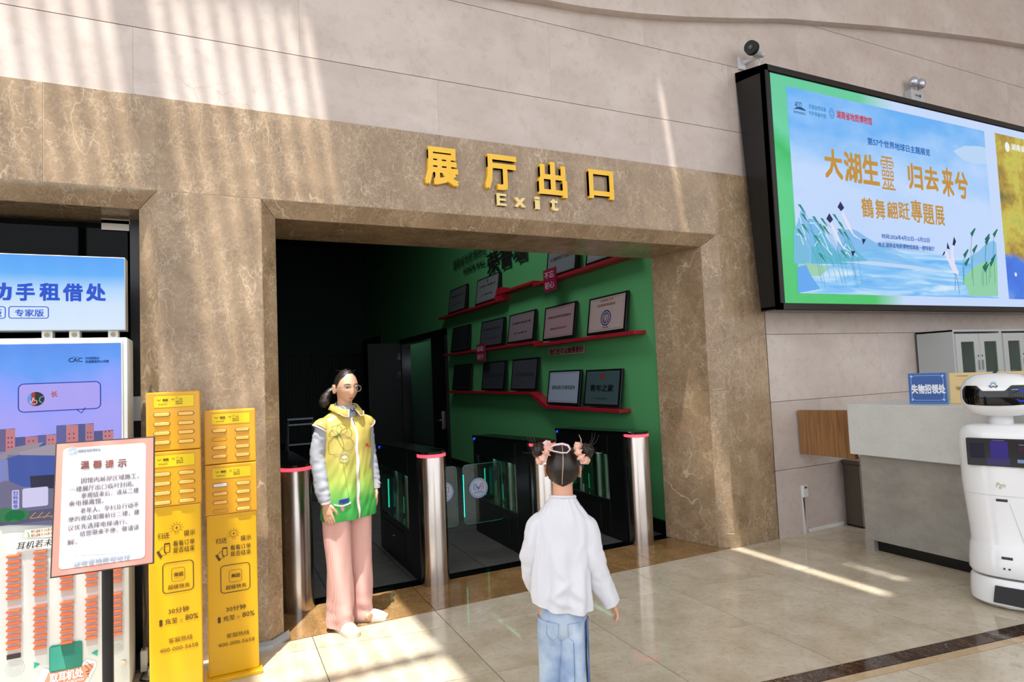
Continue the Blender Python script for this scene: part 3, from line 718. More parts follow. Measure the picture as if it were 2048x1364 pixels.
shp('slide_shore', '9fd4b4', [(1594, 532), (1615, 526), (1640, 530), (1660, 534), (1640, 552), (1600, 552)], .0026)
shp('slide_shore', '93d4ac', [(1925, 560), (1945, 535), (1965, 524), (1994, 522), (1996, 592), (1940, 592)], .0016)
shp('slide_shore', '68adf6', [(1594, 534), (1612, 530), (1622, 552), (1640, 578), (1596, 586)], .0027)
shp('slide_shore', 'c2dcfb', [(1680, 524), (1740, 522), (1830, 532), (1900, 545), (1850, 541), (1750, 531)], .0028)
rr = random.Random(3)
for k in range(15):
    x0 = .03+.25*rr.random(); b0 = .03+.06*rr.random(); hh = .16+.26*rr.random()*(1-x0*1.5); ln = -.05-.05*rr.random()
    L = [(x0, b0), (x0+ln*.2, b0+hh*.5), (x0+ln*.6, b0+hh*.85), (x0+ln*1.1, b0+hh)]
    outline('slide_reed', em('3f9aa4', .9), PSn, q(L), .004, sl, .003, False)
    e = L[-1]; sh('slide_reed', '2a8a78', [(e[0], e[1]), (e[0]+.012, e[1]-.0), (e[0]+.032, e[1]-.045), (e[0]+.012, e[1]-.02)], .0032)
for k in range(11):
    x0 = .79+.2*rr.random(); b0 = .06+.06*rr.random(); hh = .1+.2*rr.random()
    L = [(x0, b0), (x0+.005, b0+hh*.6), (x0+.02, b0+hh)]
    outline('slide_reed', em('2a8a72', .9), PSn, q(L), .006, sl, .003, False)
    e = L[-1]; sh('slide_reed', '17705f', [(e[0]-.01, e[1]-.01), (e[0]+.02, e[1]+.025), (e[0]+.025, e[1]+.02), (e[0], e[1]-.03)], .0032)
# cranes
def crane(cx, cz, s, stand):
    w_, k_ = 'eae6fb', '1d1a50'
    Q = lambda L: [(cx+x*s, cz+y*s*1.6) for x, y in L]
    sh('slide_crane', w_, Q([(-.5, .5), (-.3, .1), (0, -.35), (.3, -.45), (.35, -.35), (.15, .0), (.1, .5), (.2, .9), (-.02, .6), (-.12, .1), (-.3, .5)]), .0034)
    sh('slide_crane', k_, Q([(.08, .8), (.22, 1.15), (.34, .95), (.2, .75)]), .0036)
    sh('slide_crane', k_, Q([(-.32, .62), (-.25, .9), (-.12, .6)]), .0036)
    sh('slide_crane', k_, Q([(-.5, .5), (-.68, .3), (-.52, .36), (-.44, .48)]), .0036)
    if stand:
        outline('slide_crane', em('39457a', .9), PSn, q(Q([(.1, -.4), (.06, -.8), (-.0, -1.1)])), .006, sl, .0036, False)
        outline('slide_crane', em('39457a', .9), PSn, q(Q([(.15, -.4), (.25, -.8), (.28, -1.25)])), .006, sl, .0036, False)
pf_ = lambda x_, y_: ((sp(x_, y_)[0]-X0s)/Ws, (sp(x_, y_)[1]-Z0s)/Hs)
cq = pf_(1905, 528); crane(cq[0], cq[1], .085, True)
for cx_, cz_ in (pf_(1697, 452), pf_(1675, 476)):
    cz_ -= .03
    sh('slide_crane', 'e8e6fa', [(cx_-.03, cz_+.12), (cx_+.0, cz_+.05), (cx_+.02, cz_-.01), (cx_+.06, cz_-.04), (cx_+.02, cz_-.02), (cx_-.005, cz_+.02), (cx_-.025, cz_+.08)], .0034)
    sh('slide_crane', '20265e', [(cx_-.045, cz_+.12), (cx_-.03, cz_+.15), (cx_-.015, cz_+.12), (cx_-.03, cz_+.1)], .0036); sh('slide_crane', '20265e', [(cx_+.055, cz_-.03), (cx_+.075, cz_-.03), (cx_+.06, cz_-.06)], .0036)
sh('slide_cloud', 'bedcfb', [(.8, .84), (.87, .885), (.96, .9), (1, .9), (1, .8), (.93, .79), (.85, .80)], .0008)
NAVY, GOLD, REDS = em('1f63b5', .9), em('c8953c', .9), em('c8333f', .9)
T_ = lambda s_, l, r, h, m_, **k: txt(s_, PSn, l, r, h, m_, sl, d=.004, **k)
T_('4/22', (1589, 209), (1603, 211), 12, em('15467c', .9))
poly('slide_logo', em('15467c', .9), PSn, [(1585, 219), (1592, 215), (1599, 214), (1606, 217), (1612, 223), (1605, 221), (1598, 219), (1591, 218)], sl, .004)
T_('世界地球日', (1586, 224), (1610, 228), 5, em('15467c', .9))
T_('珍爱自然资源', (1617, 213), (1651, 220), 9, em('2a7bb8', .9)); T_('守护美丽中国', (1617, 226), (1651, 233), 9, em('2a7bb8', .9))
ce = PSn.uv(1663, 227); outline('slide_logo', em('4a8fd8', .9), PSn, circ(ce[0], ce[1], .03, .045), .008, sl, .004); outline('slide_logo', em('4a8fd8', .9), PSn, circ(ce[0], ce[1], .016, .025), .008, sl, .004)
T_('湖南省地质博物馆', (1672, 229), (1743, 243), 16, REDS, bold=.025)
T_('第57个世界地球日主题展览', (1734, 282), (1859, 306), 15, NAVY, bold=.02)
def glyphs(L, m_, bold):
    for ch, x0, x1, y0, y1 in L: T_(ch, (x0, (y0+y1)/2), (x1, (y0+y1)/2+ (x1-x0)*.12), (y1-y0), m_, bold=bold if ch not in '靈來' else .008)
glyphs([('大', 1648, 1684, 296, 356), ('湖', 1687, 1722, 303, 364), ('生', 1724, 1757, 308, 368), ('靈', 1761, 1788, 312, 378), ('归', 1815, 1844, 326, 378), ('去', 1848, 1876, 332, 380), ('来', 1883, 1906, 334, 392), ('兮', 1909, 1935, 342, 396)], GOLD, .035)
glyphs([('鶴', 1722, 1746, 394, 434), ('舞', 1750, 1769, 398, 438), ('翩', 1773, 1794, 402, 436), ('跹', 1796, 1818, 404, 438), ('專', 1821, 1843, 399, 444), ('題', 1845, 1867, 407, 448), ('展', 1869, 1888, 411, 450)], GOLD, .02)
T_('时间:2026年4月22日—5月22日', (1763, 472), (1858, 481), 10, NAVY, bold=.02); T_('地点:湖南省地质博物馆南栋一楼特展厅', (1755, 489), (1868, 498), 10, NAVY, bold=.02)
a2 = PSn.uv(1991, 266); b2 = PSn.uv(2018, 598)
s2 = poly('slide', m_emit('screen_map', f_map), PSn, [(b2[0], b2[1]), (U1-.12, b2[1]), (U1-.12, a2[1]), (b2[0], a2[1])], sc, 0, px=False)
ce = PSn.uv(2014, 294); poly('slide_logo', em('f2f4f8', .95), PSn, circ(ce[0], ce[1], .045, .055), s2, .003, px=False)
txt('湖南省地质博物馆', PSn, (2022, 294), (2093, 308), 13, em('f2f4f8', .95), s2, d=.003, bold=.02)
ce = PSn.uv(2031, 549); poly('slide_spot', em('d8e8ff', 1), PSn, circ(ce[0], ce[1], .022), s2, .003, px=False)  # pale round spot on the map slide

# camera above the screen and twin emergency lights
t = thing('security_camera', 'white bullet security camera with a black lens on a wall bracket', 'camera', (4.27, 3.95, 4.2))
CW = mat('cfd1d4', .4)
dv = V((-.88, -.42, -.14)).normalized(); cu_ = PY(3.8).uv(1509, 100); c0 = V((cu_[0], 3.80, cu_[1]))
box('wall_plate', CW, 4.225, 4.30, 3.93, 3.953, 4.13, 4.24, t, .004)
MB().tube([(4.27, 3.93, 4.19), (4.37, 3.88, 4.225), (4.42, 3.84, 4.25)], [.02, .016, .014], 12).build('arm', CW, t, smooth=True)
MB().tube([(4.42, 3.84, 4.24), tuple(c0-dv*.03)], .02, 12).build('joint', CW, t, smooth=True)
MB().tube([c0-dv*.08, c0+dv*.06], [.046, .052], 20).build('housing', CW, t, smooth=True)
o = MB().tube([c0+dv*.06, c0+dv*.11], [.06, .056], 20).build('lens_face', mat('050607', .6), t, smooth=True)
MB().tube([c0+dv*.111, c0+dv*.115], [.02, .018], 12).build('lens', mat('1d222a', .05), o, smooth=True)
MB().tube([c0-dv*.10, c0-dv*.15+V((0, 0, -.03)), c0-dv*.14+V((0, .02, -.12)), (4.44, 3.9, 4.2), (4.47, 3.94, 4.12)], .007, 8).build('cable', CW, t, smooth=True)
t = thing('emergency_light', 'twin head emergency light above the exhibition screen', 'lamp', (6.67, 3.95, 4.18))
bx = box('box', mat('b5b7ba', .5), 6.58, 6.80, 3.87, 3.953, 4.12, 4.31, t, .008)
box('label', mat('6a6f78', .5), 6.64, 6.70, 3.868, 3.87, 4.24, 4.26, bx); box('switch', mat('2b2440', .5), 6.71, 6.73, 3.866, 3.87, 4.235, 4.262, bx)
for xx in (6.63, 6.755):
    l = MB().tube([(xx, 3.90, 4.30), (xx, 3.89, 4.345)], .016, 10).build('neck', mat('9a9ca0', .4), t, smooth=True)
    MB().ell((xx, 3.87, 4.39), (.052, .045, .055)).build('lamp_head', mat('c2c6d2', .15, .6), t, smooth=True)
# ============================================================ rental kiosk at the left
YK = 3.70; PK = PY(YK)
M_KW = mat('ccd3d1', .35)
kx1 = PK.uv(253, 675)[0]+.004; kx0 = kx1-.95; kz = 1.778
t = thing('rental_kiosk', 'tall white earphone rental kiosk with a lit touch screen and orange earphone bars', 'kiosk', (kx0+.47, 3.85, 0))
body = MB().box(kx0, kx1, YK, 3.935, .02, kz).build('body', M_KW, t, bevel=.008, smooth=True)
box('plinth', M_BLACK, kx0+.03, kx1-.03, YK+.03, 3.92, 0, .02, t)
box('screen_bezel', mat('cdd6d4', .4), kx0+.02, PK.uv(243, 686)[0]+.006, YK-.006, YK, .905, PK.uv(240, 684)[1]+.006, t, .002)
sx0, sx1 = kx0+.03, PK.uv(242, 686)[0]; sz1 = PK.uv(240, 686)[1]; sz0 = .915
PKs = PY(YK-.008)
def f_ksky(T):
    x, z = sep(T); nz = T.n('TexNoise', Vector=T.pos(), Scale=3.5, Detail=4.).outputs[0]
    return T.ramp(T.n('Math', operation='ADD', i0=rng(T, z, 1.38, 1.76), i1=T.n('Math', operation='MULTIPLY_ADD', i0=nz, i1=.9, i2=-.45).outputs[0]).outputs[0], [(.0, '9a96f2'), (.4, '7a94f8'), (.7, '4290f2'), (1., '2b80e8')])
ks = poly('touch_screen', m_emit('kiosk_sky', f_ksky), PKs, [(sx0, sz0), (sx1, sz0), (sx1, sz1), (sx0, sz1)], t, 0, px=False)
def kp(nm, c, pts, d=.001, px=True, e=.9): return poly(nm, em(c, e), PKs, pts, ks, d, px=px)
gz = PKs.uv(100, 905)[1]
kp('picture_ground', '8b86a8', [(sx0, sz0), (sx1, sz0), (sx1, gz+.03), (sx0, gz+.03)], .0004, False)
rr = random.Random(5); x = sx0
hs = []
while x < sx1-.05:
    w_ = .05+.05*rr.random(); h_ = .05+.05*rr.random(); x2 = min(x+w_, sx1)
    kp('picture_building', rr.choice(['5d5f9e', '6a5f8f', '4f5590']), [(x, gz+.02), (x2, gz+.02), (x2, gz+.03+h_), (x, gz+.03+h_)], .0006, False)
    c = kp('picture_building', rr.choice(['c77f86', 'c98d8a', 'b8788a']), [(x+w_*.45, gz+.02), (x2, gz+.02), (x2, gz+.026+h_), (x+w_*.45, gz+.03+h_)], .0008, False)
    for a_ in range(2):
        for b_ in range(3): 
            u, v = x+w_*(.56+.2*a_), gz+.035+b_*.022
            if v < gz+.02+h_ and u+.005 < sx1: kp('picture_window', '7c3d56', [(u, v), (u+.006, v), (u+.006, v+.008), (u, v+.008)], .001, False)
    x = x2
for u in (sx0+.12, sx0+.33, sx0+.5, sx0+.66, sx0+.78):
    kp('picture_tree', '4d8f63', [(u-.04+.08*i/8, gz+.012+.022*sin(pi*i/8)) for i in range(9)], .0012, False)
B = lambda L: L
kp('picture_hall', '9a8f9c', [(0, 912), (30, 894), (88, 884), (70, 900), (0, 921)], .0014)
kp('picture_hall', '2d5a98', [(0, 915), (90, 885), (90, 893), (50, 905), (0, 925)], .0013)
kp('picture_hall', 'a39aa8', [(38, 905), (100, 888), (180, 892), (180, 912), (40, 910)], .0015)
kp('picture_hall', '3d56a8', [(15, 910), (180, 908), (180, 975), (108, 975), (45, 974), (18, 962)], .0014)
kp('picture_hall', '1d2040', [(60, 952), (180, 945), (180, 978), (62, 976)], .0016)
kp('picture_hall', '7d88c8', [(0, 918), (14, 918), (14, 960), (0, 965)], .0015)
kp('picture_road', '6f6c8c', [(0, 962), (18, 962), (45, 975), (180, 980), (180, 1050), (0, 1050)], .0012)
kp('picture_road', '55527a', [(0, 1028), (180, 1008), (180, 1030), (0, 1052)], .0018)
for i in range(5):
    outline('picture_marking', em('c9a23e', .8), PKs, [PKs.uv(60+i*14, 1036), PKs.uv(72+i*14, 1024)], .004, ks, .002, False)
outline('picture_marking', em('c9a23e', .8), PKs, [PKs.uv(60, 1037), PKs.uv(130, 1028)], .004, ks, .002, False)
for (cx_, cy_, r_) in ((10, 1030, 17), (30, 1032, 15), (42, 1030, 13)):
    c_ = PKs.uv(cx_, cy_); kp('picture_bush', '2f7a4c', circ(c_[0], c_[1], r_*.0026, r_*.0020, 12), .0022, False)
# speech bubble
cu, cv = PKs.uv(121, 793); hw = (PKs.uv(202, 790)[0]-PKs.uv(38, 798)[0])/2; hh = abs(PKs.uv(121, 766)[1]-PKs.uv(121, 821)[1])/2
br_ = rrect(cu-hw, cu+hw, cv-hh, cv+hh, .022)
kp('speech_bubble', 'b0a6fa', br_, .0016, False); tail = [PKs.uv(153, 818), PKs.uv(163, 826), PKs.uv(171, 815)]
kp('speech_bubble', 'b0a6fa', tail, .0017, False)
outline('speech_bubble_edge', em('1d3fae', .9), PKs, br_, .005, ks, .002); outline('speech_bubble_edge', em('1d3fae', .9), PKs, tail, .005, ks, .002, False)
cc = PKs.uv(72, 798); kp('round_picture', '14261f', circ(cc[0], cc[1], .034), .0022, False)
kp('round_picture', '5f9df2', [(cc[0]+.034*cos(a_), cc[1]+.034*sin(a_)) for a_ in [RD(120+120*i/8) for i in range(9)]], .0026, False)
kp('round_picture', 'a8322c', [(cc[0]-.018, cc[1]-.028), (cc[0]-.003, cc[1]-.034), (cc[0]-.003, cc[1]+.034), (cc[0]-.018, cc[1]+.028)], .0028, False)
outline('round_picture', em('8cc4e6', .9), PKs, [(cc[0]+.03, cc[1]+.012), (cc[0]+.016, cc[1]+.006), (cc[0]+.014, cc[1]-.01), (cc[0]+.024, cc[1]-.02)], .003, ks, .003, False)
outline('pointing_hand', em('f2e8f2', .95), PKs, [(cc[0]+x_*.02-.008, cc[1]+y_*.02-.012) for x_, y_ in ((-.3, -.6), (-.7, .1), (-.5, .2), (-.25, -.05), (-.2, .9), (.0, .9), (.05, .3), (.4, .3), (.6, .1), (.6, -.3), (.4, -.6))], .0025, ks, .0034)
txt('长', PKs, (102, 788), (116, 788), 12, em('b4532f', .9), ks, d=.003, bold=.03)
txt('CAC', PKs, (137, 721), (165, 719), 9, em('14307a', .9), ks, d=.003, bold=.03)
outline('logo_arc', em('1d6a5a', .8), PKs, [PKs.uv(143+i*2, 716-2.2*sin(pi*i/8)) for i in range(9)], .0025, ks, .003, False)
txt('中央网信办', PKs, (171, 717), (199, 716), 6, em('14307a', .9), ks, d=.003, bold=.03); txt('权威赋能的AI讲解', PKs, (171, 724), (218, 722), 6, em('14307a', .9), ks, d=.003, bold=.03)
cu, cv = PKs.uv(31.5, 999); kp('label_card', 'c8c4f4', rrect(cu-.014, cu+.014, cv-.045, cv+.045, .006), .003, False)
for i, ch in enumerate('扫码租借'):
    y_ = 986+i*9; txt(ch, PKs, (27, y_), (36, y_-.5), 8, em('2038a8', .9), ks, d=.004, bold=.02)
cu, cv = PKs.uv(71, 994); kp('label_card', 'd6d2f6', rrect(cu-.05, cu+.05, cv-.045, cv+.045, .008), .003, False)
# paper notes
t1 = poly('paper_note', mat('e8e3cf', .7), PKs, [(50, 1060), (160, 1048), (160, 1070), (49, 1075)], t, .004)
txt('机器归还时直接插入', PKs, (62, 1062), (150, 1053), 6, mat('8c5a50', .7), t1, d=.005, bold=.012); txt('机器归还时直接插入', PKs, (62, 1070), (150, 1061), 6, mat('8c5a50', .7), t1, d=.005, bold=.012)
poly('note_arrow', mat('47a84c', .6), PKs, [(54, 1062), (58, 1066), (60, 1074), (57, 1074), (57, 1068)], t1, .005)
t1 = poly('paper_note', mat('eef0ec', .7), PKs, [(29, 1081), (160, 1072), (160, 1092), (28, 1098)], t, .005)
txt('耳机若未弹出', PKs, (33, 1090), (140, 1081), 15, mat('23252a', .7), t1, d=.006, shear=.25)
# earphone bars
pb = MB(); 
me_bar = MB().solid([(-.045, 0, -.011), (.040, 0, -.011), (.045, 0, -.006), (.045, 0, .011), (-.045, 0, .011)], (0, -.02, 0)).build('earphone_bar', mat('f4602c', .35, coat=.4), t, bevel=.0035, local=True, seg=1)
bars = me_bar.data; bpy.data.objects.remove(me_bar)
M_REC = mat('b9b4b0', .5)
cols = [(14, 42, 1111, 1194, 1221, 1294), (68, 94, 1103, 1186, 1212, 1293), (121, 147, 1095, 1175, 1204, 1283), (171, 195, 1088, 1168, 1195, 1274), (221, 244, 1082, 1160, 1187, 1266)]
for ci, (a_, b_, t0, t1_, b0, b1) in enumerate(cols):
    for (y0_, y1_) in ((t0, t1_), (b0, b1)):
        xm = (a_+b_)/2; u, va = PK.uv(xm, y0_); u2, vb = PK.uv(xm, y1_)
        wd_ = PK.uv(b_, y0_)[0]-PK.uv(a_, y0_)[0]
        if ci == 0 and y0_ == b0: n_ = 7; vb = va+(vb-va)*1.0
        else: n_ = 8
        MB().solid([(u-wd_*.47, YK-.001, vb-.04), (u+wd_*.50, YK-.001, vb-.04), (u+wd_*.55, YK-.001, va+.01), (u-wd_*.44, YK-.001, va+.01)], (0, .001, 0)).build('recess', M_REC, t)
        for i in range(n_):
            o = bpy.data.objects.new('earphone_bar', bars); COL.objects.link(o); o.parent = t; k_ = wd_/.09
            o.location = V((u, YK-.001, va+(vb-va)*i/(n_-1)))-t.location; o.scale = (k_, 1, k_*.80)
        if n_ == 7: box('empty_slot', mat('3a2e33', .5), u-wd_/2, u+wd_/2, YK-.006, YK, vb-.052, vb-.03, t, .002)
u0, va = PK.uv(99, 1325); u1, vb = PK.uv(165, 1300)
cu, cv = (u0+u1)/2, (va+vb)/2
wn_ = MB().solid([(a_, YK-.006, b_) for a_, b_ in rrect(u0, u1, cv-.062, cv+.062, .012)], (0, .005, 0)).build('return_window', mat('12705f', .15), t)
poly('window_tint', mat('2f8f7d', .12), PY(YK-.0065), [(u0+.003, cv-.055), (cu, cv-.055), (cu-.02, cv+.055), (u0+.003, cv+.055)], wn_, 0, px=False)
for pts in ([(68, 1324), (80, 1328), (68, 1337)], [(183, 1306), (195, 1299), (195, 1312)]): poly('arrow_mark', mat('1fa08c', .4), PK, pts, t, .002)
o = poly('pickup_sign', mat('f1f0ee', .5), PK, [(74, 1356), (86, 1336), (97, 1338), (101, 1343), (165, 1326), (175, 1318), (191, 1322), (192, 1332), (177, 1362), (160, 1376), (78, 1386)], t, .003)
poly('pickup_sign_face', mat('f09070', .5), PK, [(97, 1345), (165, 1331), (188, 1325), (188, 1331), (172, 1360), (158, 1372), (82, 1380), (90, 1362)], o, .004)
txt('取耳机处', PK, (100, 1354), (167, 1345), 20, mat('f4f4f4', .5), o, d=.006, bold=.04); txt('EARPHONE LOCATION', PK, (108, 1367), (168, 1358), 5, mat('f4f4f4', .5), o, d=.006, bold=.02)
for k_ in range(3): outline('flash_mark', mat('3a2420', .5), PK, [PK.uv(172+k_*2, 1343+5*k_), PK.uv(180-k_, 1340+6*k_)], .004, o, .006, False)
outline('pointing_hand', mat('6e3d30', .5), PK, [PK.uv(*p) for p in ((170, 1330), (172, 1322), (180, 1328), (186, 1334), (180, 1338))], .003, o, .006)
for (a_, b_, r_) in ((30, 1337, .036), (233, 1298, .026)):
    cu, cv = PK.uv(a_, b_)
    for k_ in range(4): outline('speaker_grille', mat('b4b9b6', .5), PK, circ(cu, cv, r_*(1-.24*k_)), .002, t, .0008)
cu, cv = PK.uv(246, 1323)
MB().tube([(cu, YK-.02, cv), (cu, YK, cv)], .013, 16).build('lock', M_CHROME, t, smooth=True)
# blue light box above the kiosk
YB2 = 3.72; PB = PY(YB2)
bx1 = PB.uv(251, 600)[0]; bz0 = PB.uv(200, 661)[1]; bz1 = PB.uv(250, 515)[1]
t = thing('light_box_sign', 'lit blue and white light box reading 助手租借处 above the kiosk', 'sign', (bx1-.5, 3.8, bz0))
box('casing', mat('aeb3b6', .35, .5), bx1-1.1, bx1, YB2+.002, 3.82, bz0, bz1, t, .003)
def f_box(T):
    x, z = sep(T)
    return T.ramp(rng(T, z, bz0, bz1), [(.0, 'd3e4f8'), (.35, 'c8def6'), (.55, 'a8cff8'), (.75, '3fa4f4'), (1., '2596f2')])
o = poly('light_panel', m_emit('lightbox_panel', f_box), PB, [(bx1-1.095, bz0+.005), (bx1-.005, bz0+.005), (bx1-.005, bz1-.005), (bx1-1.095, bz1-.005)], t, 0, px=False)
BL = em('0c4fd0', .95)
for ch, a_, b_, y_ in (('助', -28, 24, 583), ('手', 32, 70, 584), ('租', 79, 120, 584), ('借', 126, 166, 585), ('处', 172, 212, 585)): txt(ch, PB, (a_, y_), (b_, y_), 36, BL, o, d=.003, bold=.045)
cu, cv = PB.uv(58, 625); w_ = PB.uv(97, 625)[0]-cu; outline('frame_line', BL, PB, rrect(cu-w_, cu+w_, cv-.028, cv+.028, .01), .004, o, .003)
txt('专家版', PB, (30, 626), (88, 626), 15, BL, o, d=.003, bold=.02)
cu, cv = PB.uv(-30, 625); outline('frame_line', BL, PB, rrect(cu-w_, cu+w_, cv-.028, cv+.028, .01), .004, o, .003)
txt('标准版', PB, (-56, 626), (4, 626), 15, BL, o, d=.003, bold=.02)
for px_ in (92, 147, 225):
    u, v = PB.uv(px_, 664); box('bracket', mat('c9cbca', .4), u-.022, u+.022, 3.74, 3.80, kz+.001, bz0+.004, t, .002)
    MB().tube([(u, 3.735, kz+.018), (u, 3.742, kz+.018)], .011, 12).build('bolt', mat('8a7f60', .4, .8), t)

# ============================================================ notice stand
PNo = V((-.476, 2.40, .932)); up_ = V((0, .078, .415)).normalized()
PN = Pl(PNo, (1, -.012, 0), (0, .078, .415))
u1, v1 = PN.uv(308, 873); u0, v0 = PN.uv(100, 1153); W_, H_ = .281, PN.uv(113, 885)[1]
H_ = (PN.uv(113, 885)[1]+v1)/2
t = thing('notice_stand', 'floor stand holding a framed pink bordered notice 温馨提示', 'sign stand', (-.33, 2.46, 0))
MB().solid([PN.w(a_, b_, -.012) for a_, b_ in ((0, 0), (W_, 0), (W_, H_), (0, H_))], PN.n*.010).build('backboard', mat('2a2a2b', .4), t)
sh_ = poly('notice_sheet', mat('c98a7c', .35), PN, [(.004, .004), (W_-.004, .004), (W_-.004, H_-.004), (.004, H_-.004)], t, 0, px=False)
wp_ = poly('notice_panel', mat('cdd1d8', .3), PN, rrect(.022, W_-.026, .022, H_-.02, .012), sh_, .0014, px=False)
MR = mat('8a5048', .5); MI = mat('6b575e', .5)
def nt(s_, l, r, h, m_=MI, **k): txt(s_, PN, l, r, h, m_, wp_, d=.0032, **k)
cc = PN.uv(146, 902); outline('seal', mat('9fb0c4', .5), PN, circ(cc[0], cc[1], .0125), .0022, wp_, .003); outline('seal', mat('9fb0c4', .5), PN, circ(cc[0], cc[1], .007), .003, wp_, .003)
nt('湖南省地质博物馆', (157, 902), (202, 899), 6, mat('6d7684', .5), bold=.012)
for ch, x_ in (('温', 162), ('馨', 187), ('提', 211), ('示', 236)): nt(ch, (x_, 930-(x_-162)*.045), (x_+18, 929-(x_-162)*.045), 16, MR, bold=.04)
rows = [('因馆内局部区域施工，', 163, 278, 956, 956), ('一楼展厅出口临时封闭。', 140, 268, 976, 970), ('参观结束后，请从二楼', 163, 278, 989, 982), ('乘电梯离馆。', 138, 208, 1005, 1003), ('老年人、孕妇及行动不', 161, 278, 1019, 1011), ('便的观众如需前往二楼，建', 137, 279, 1037, 1025), ('议优先选择电梯通行。', 136, 255, 1053, 1045), ('给您带来不便，敬请谅', 160, 278, 1065, 1056), ('解。', 135, 155, 1084, 1083)]
for s_, a_, b_, ya, yb in rows: nt(s_, (a_, ya), (b_, yb), 11.5, MI, bold=.012)
nt('湖南省地质博物馆', (147, 1125), (260, 1114), 10, mat('a9b2c2', .5), bold=.025)
poly('faint_picture', mat('ccd3dc', .4), PN, [(150, 1112), (152, 1100), (190, 1094), (215, 1096), (240, 1086), (255, 1092), (256, 1104)], wp_, .0022)
MB().tube([(-.335, 2.475, .012), (-.335, 2.475, 1.13)], .0165, 12).build('pole', mat('1d1b19', .45), t, smooth=True)
MB().lathe((-.335, 2.475), [(.15, 0), (.15, .008), (.14, .014), (.02, .018)], 32).build('base', mat('1d1b19', .45), t, smooth=True)

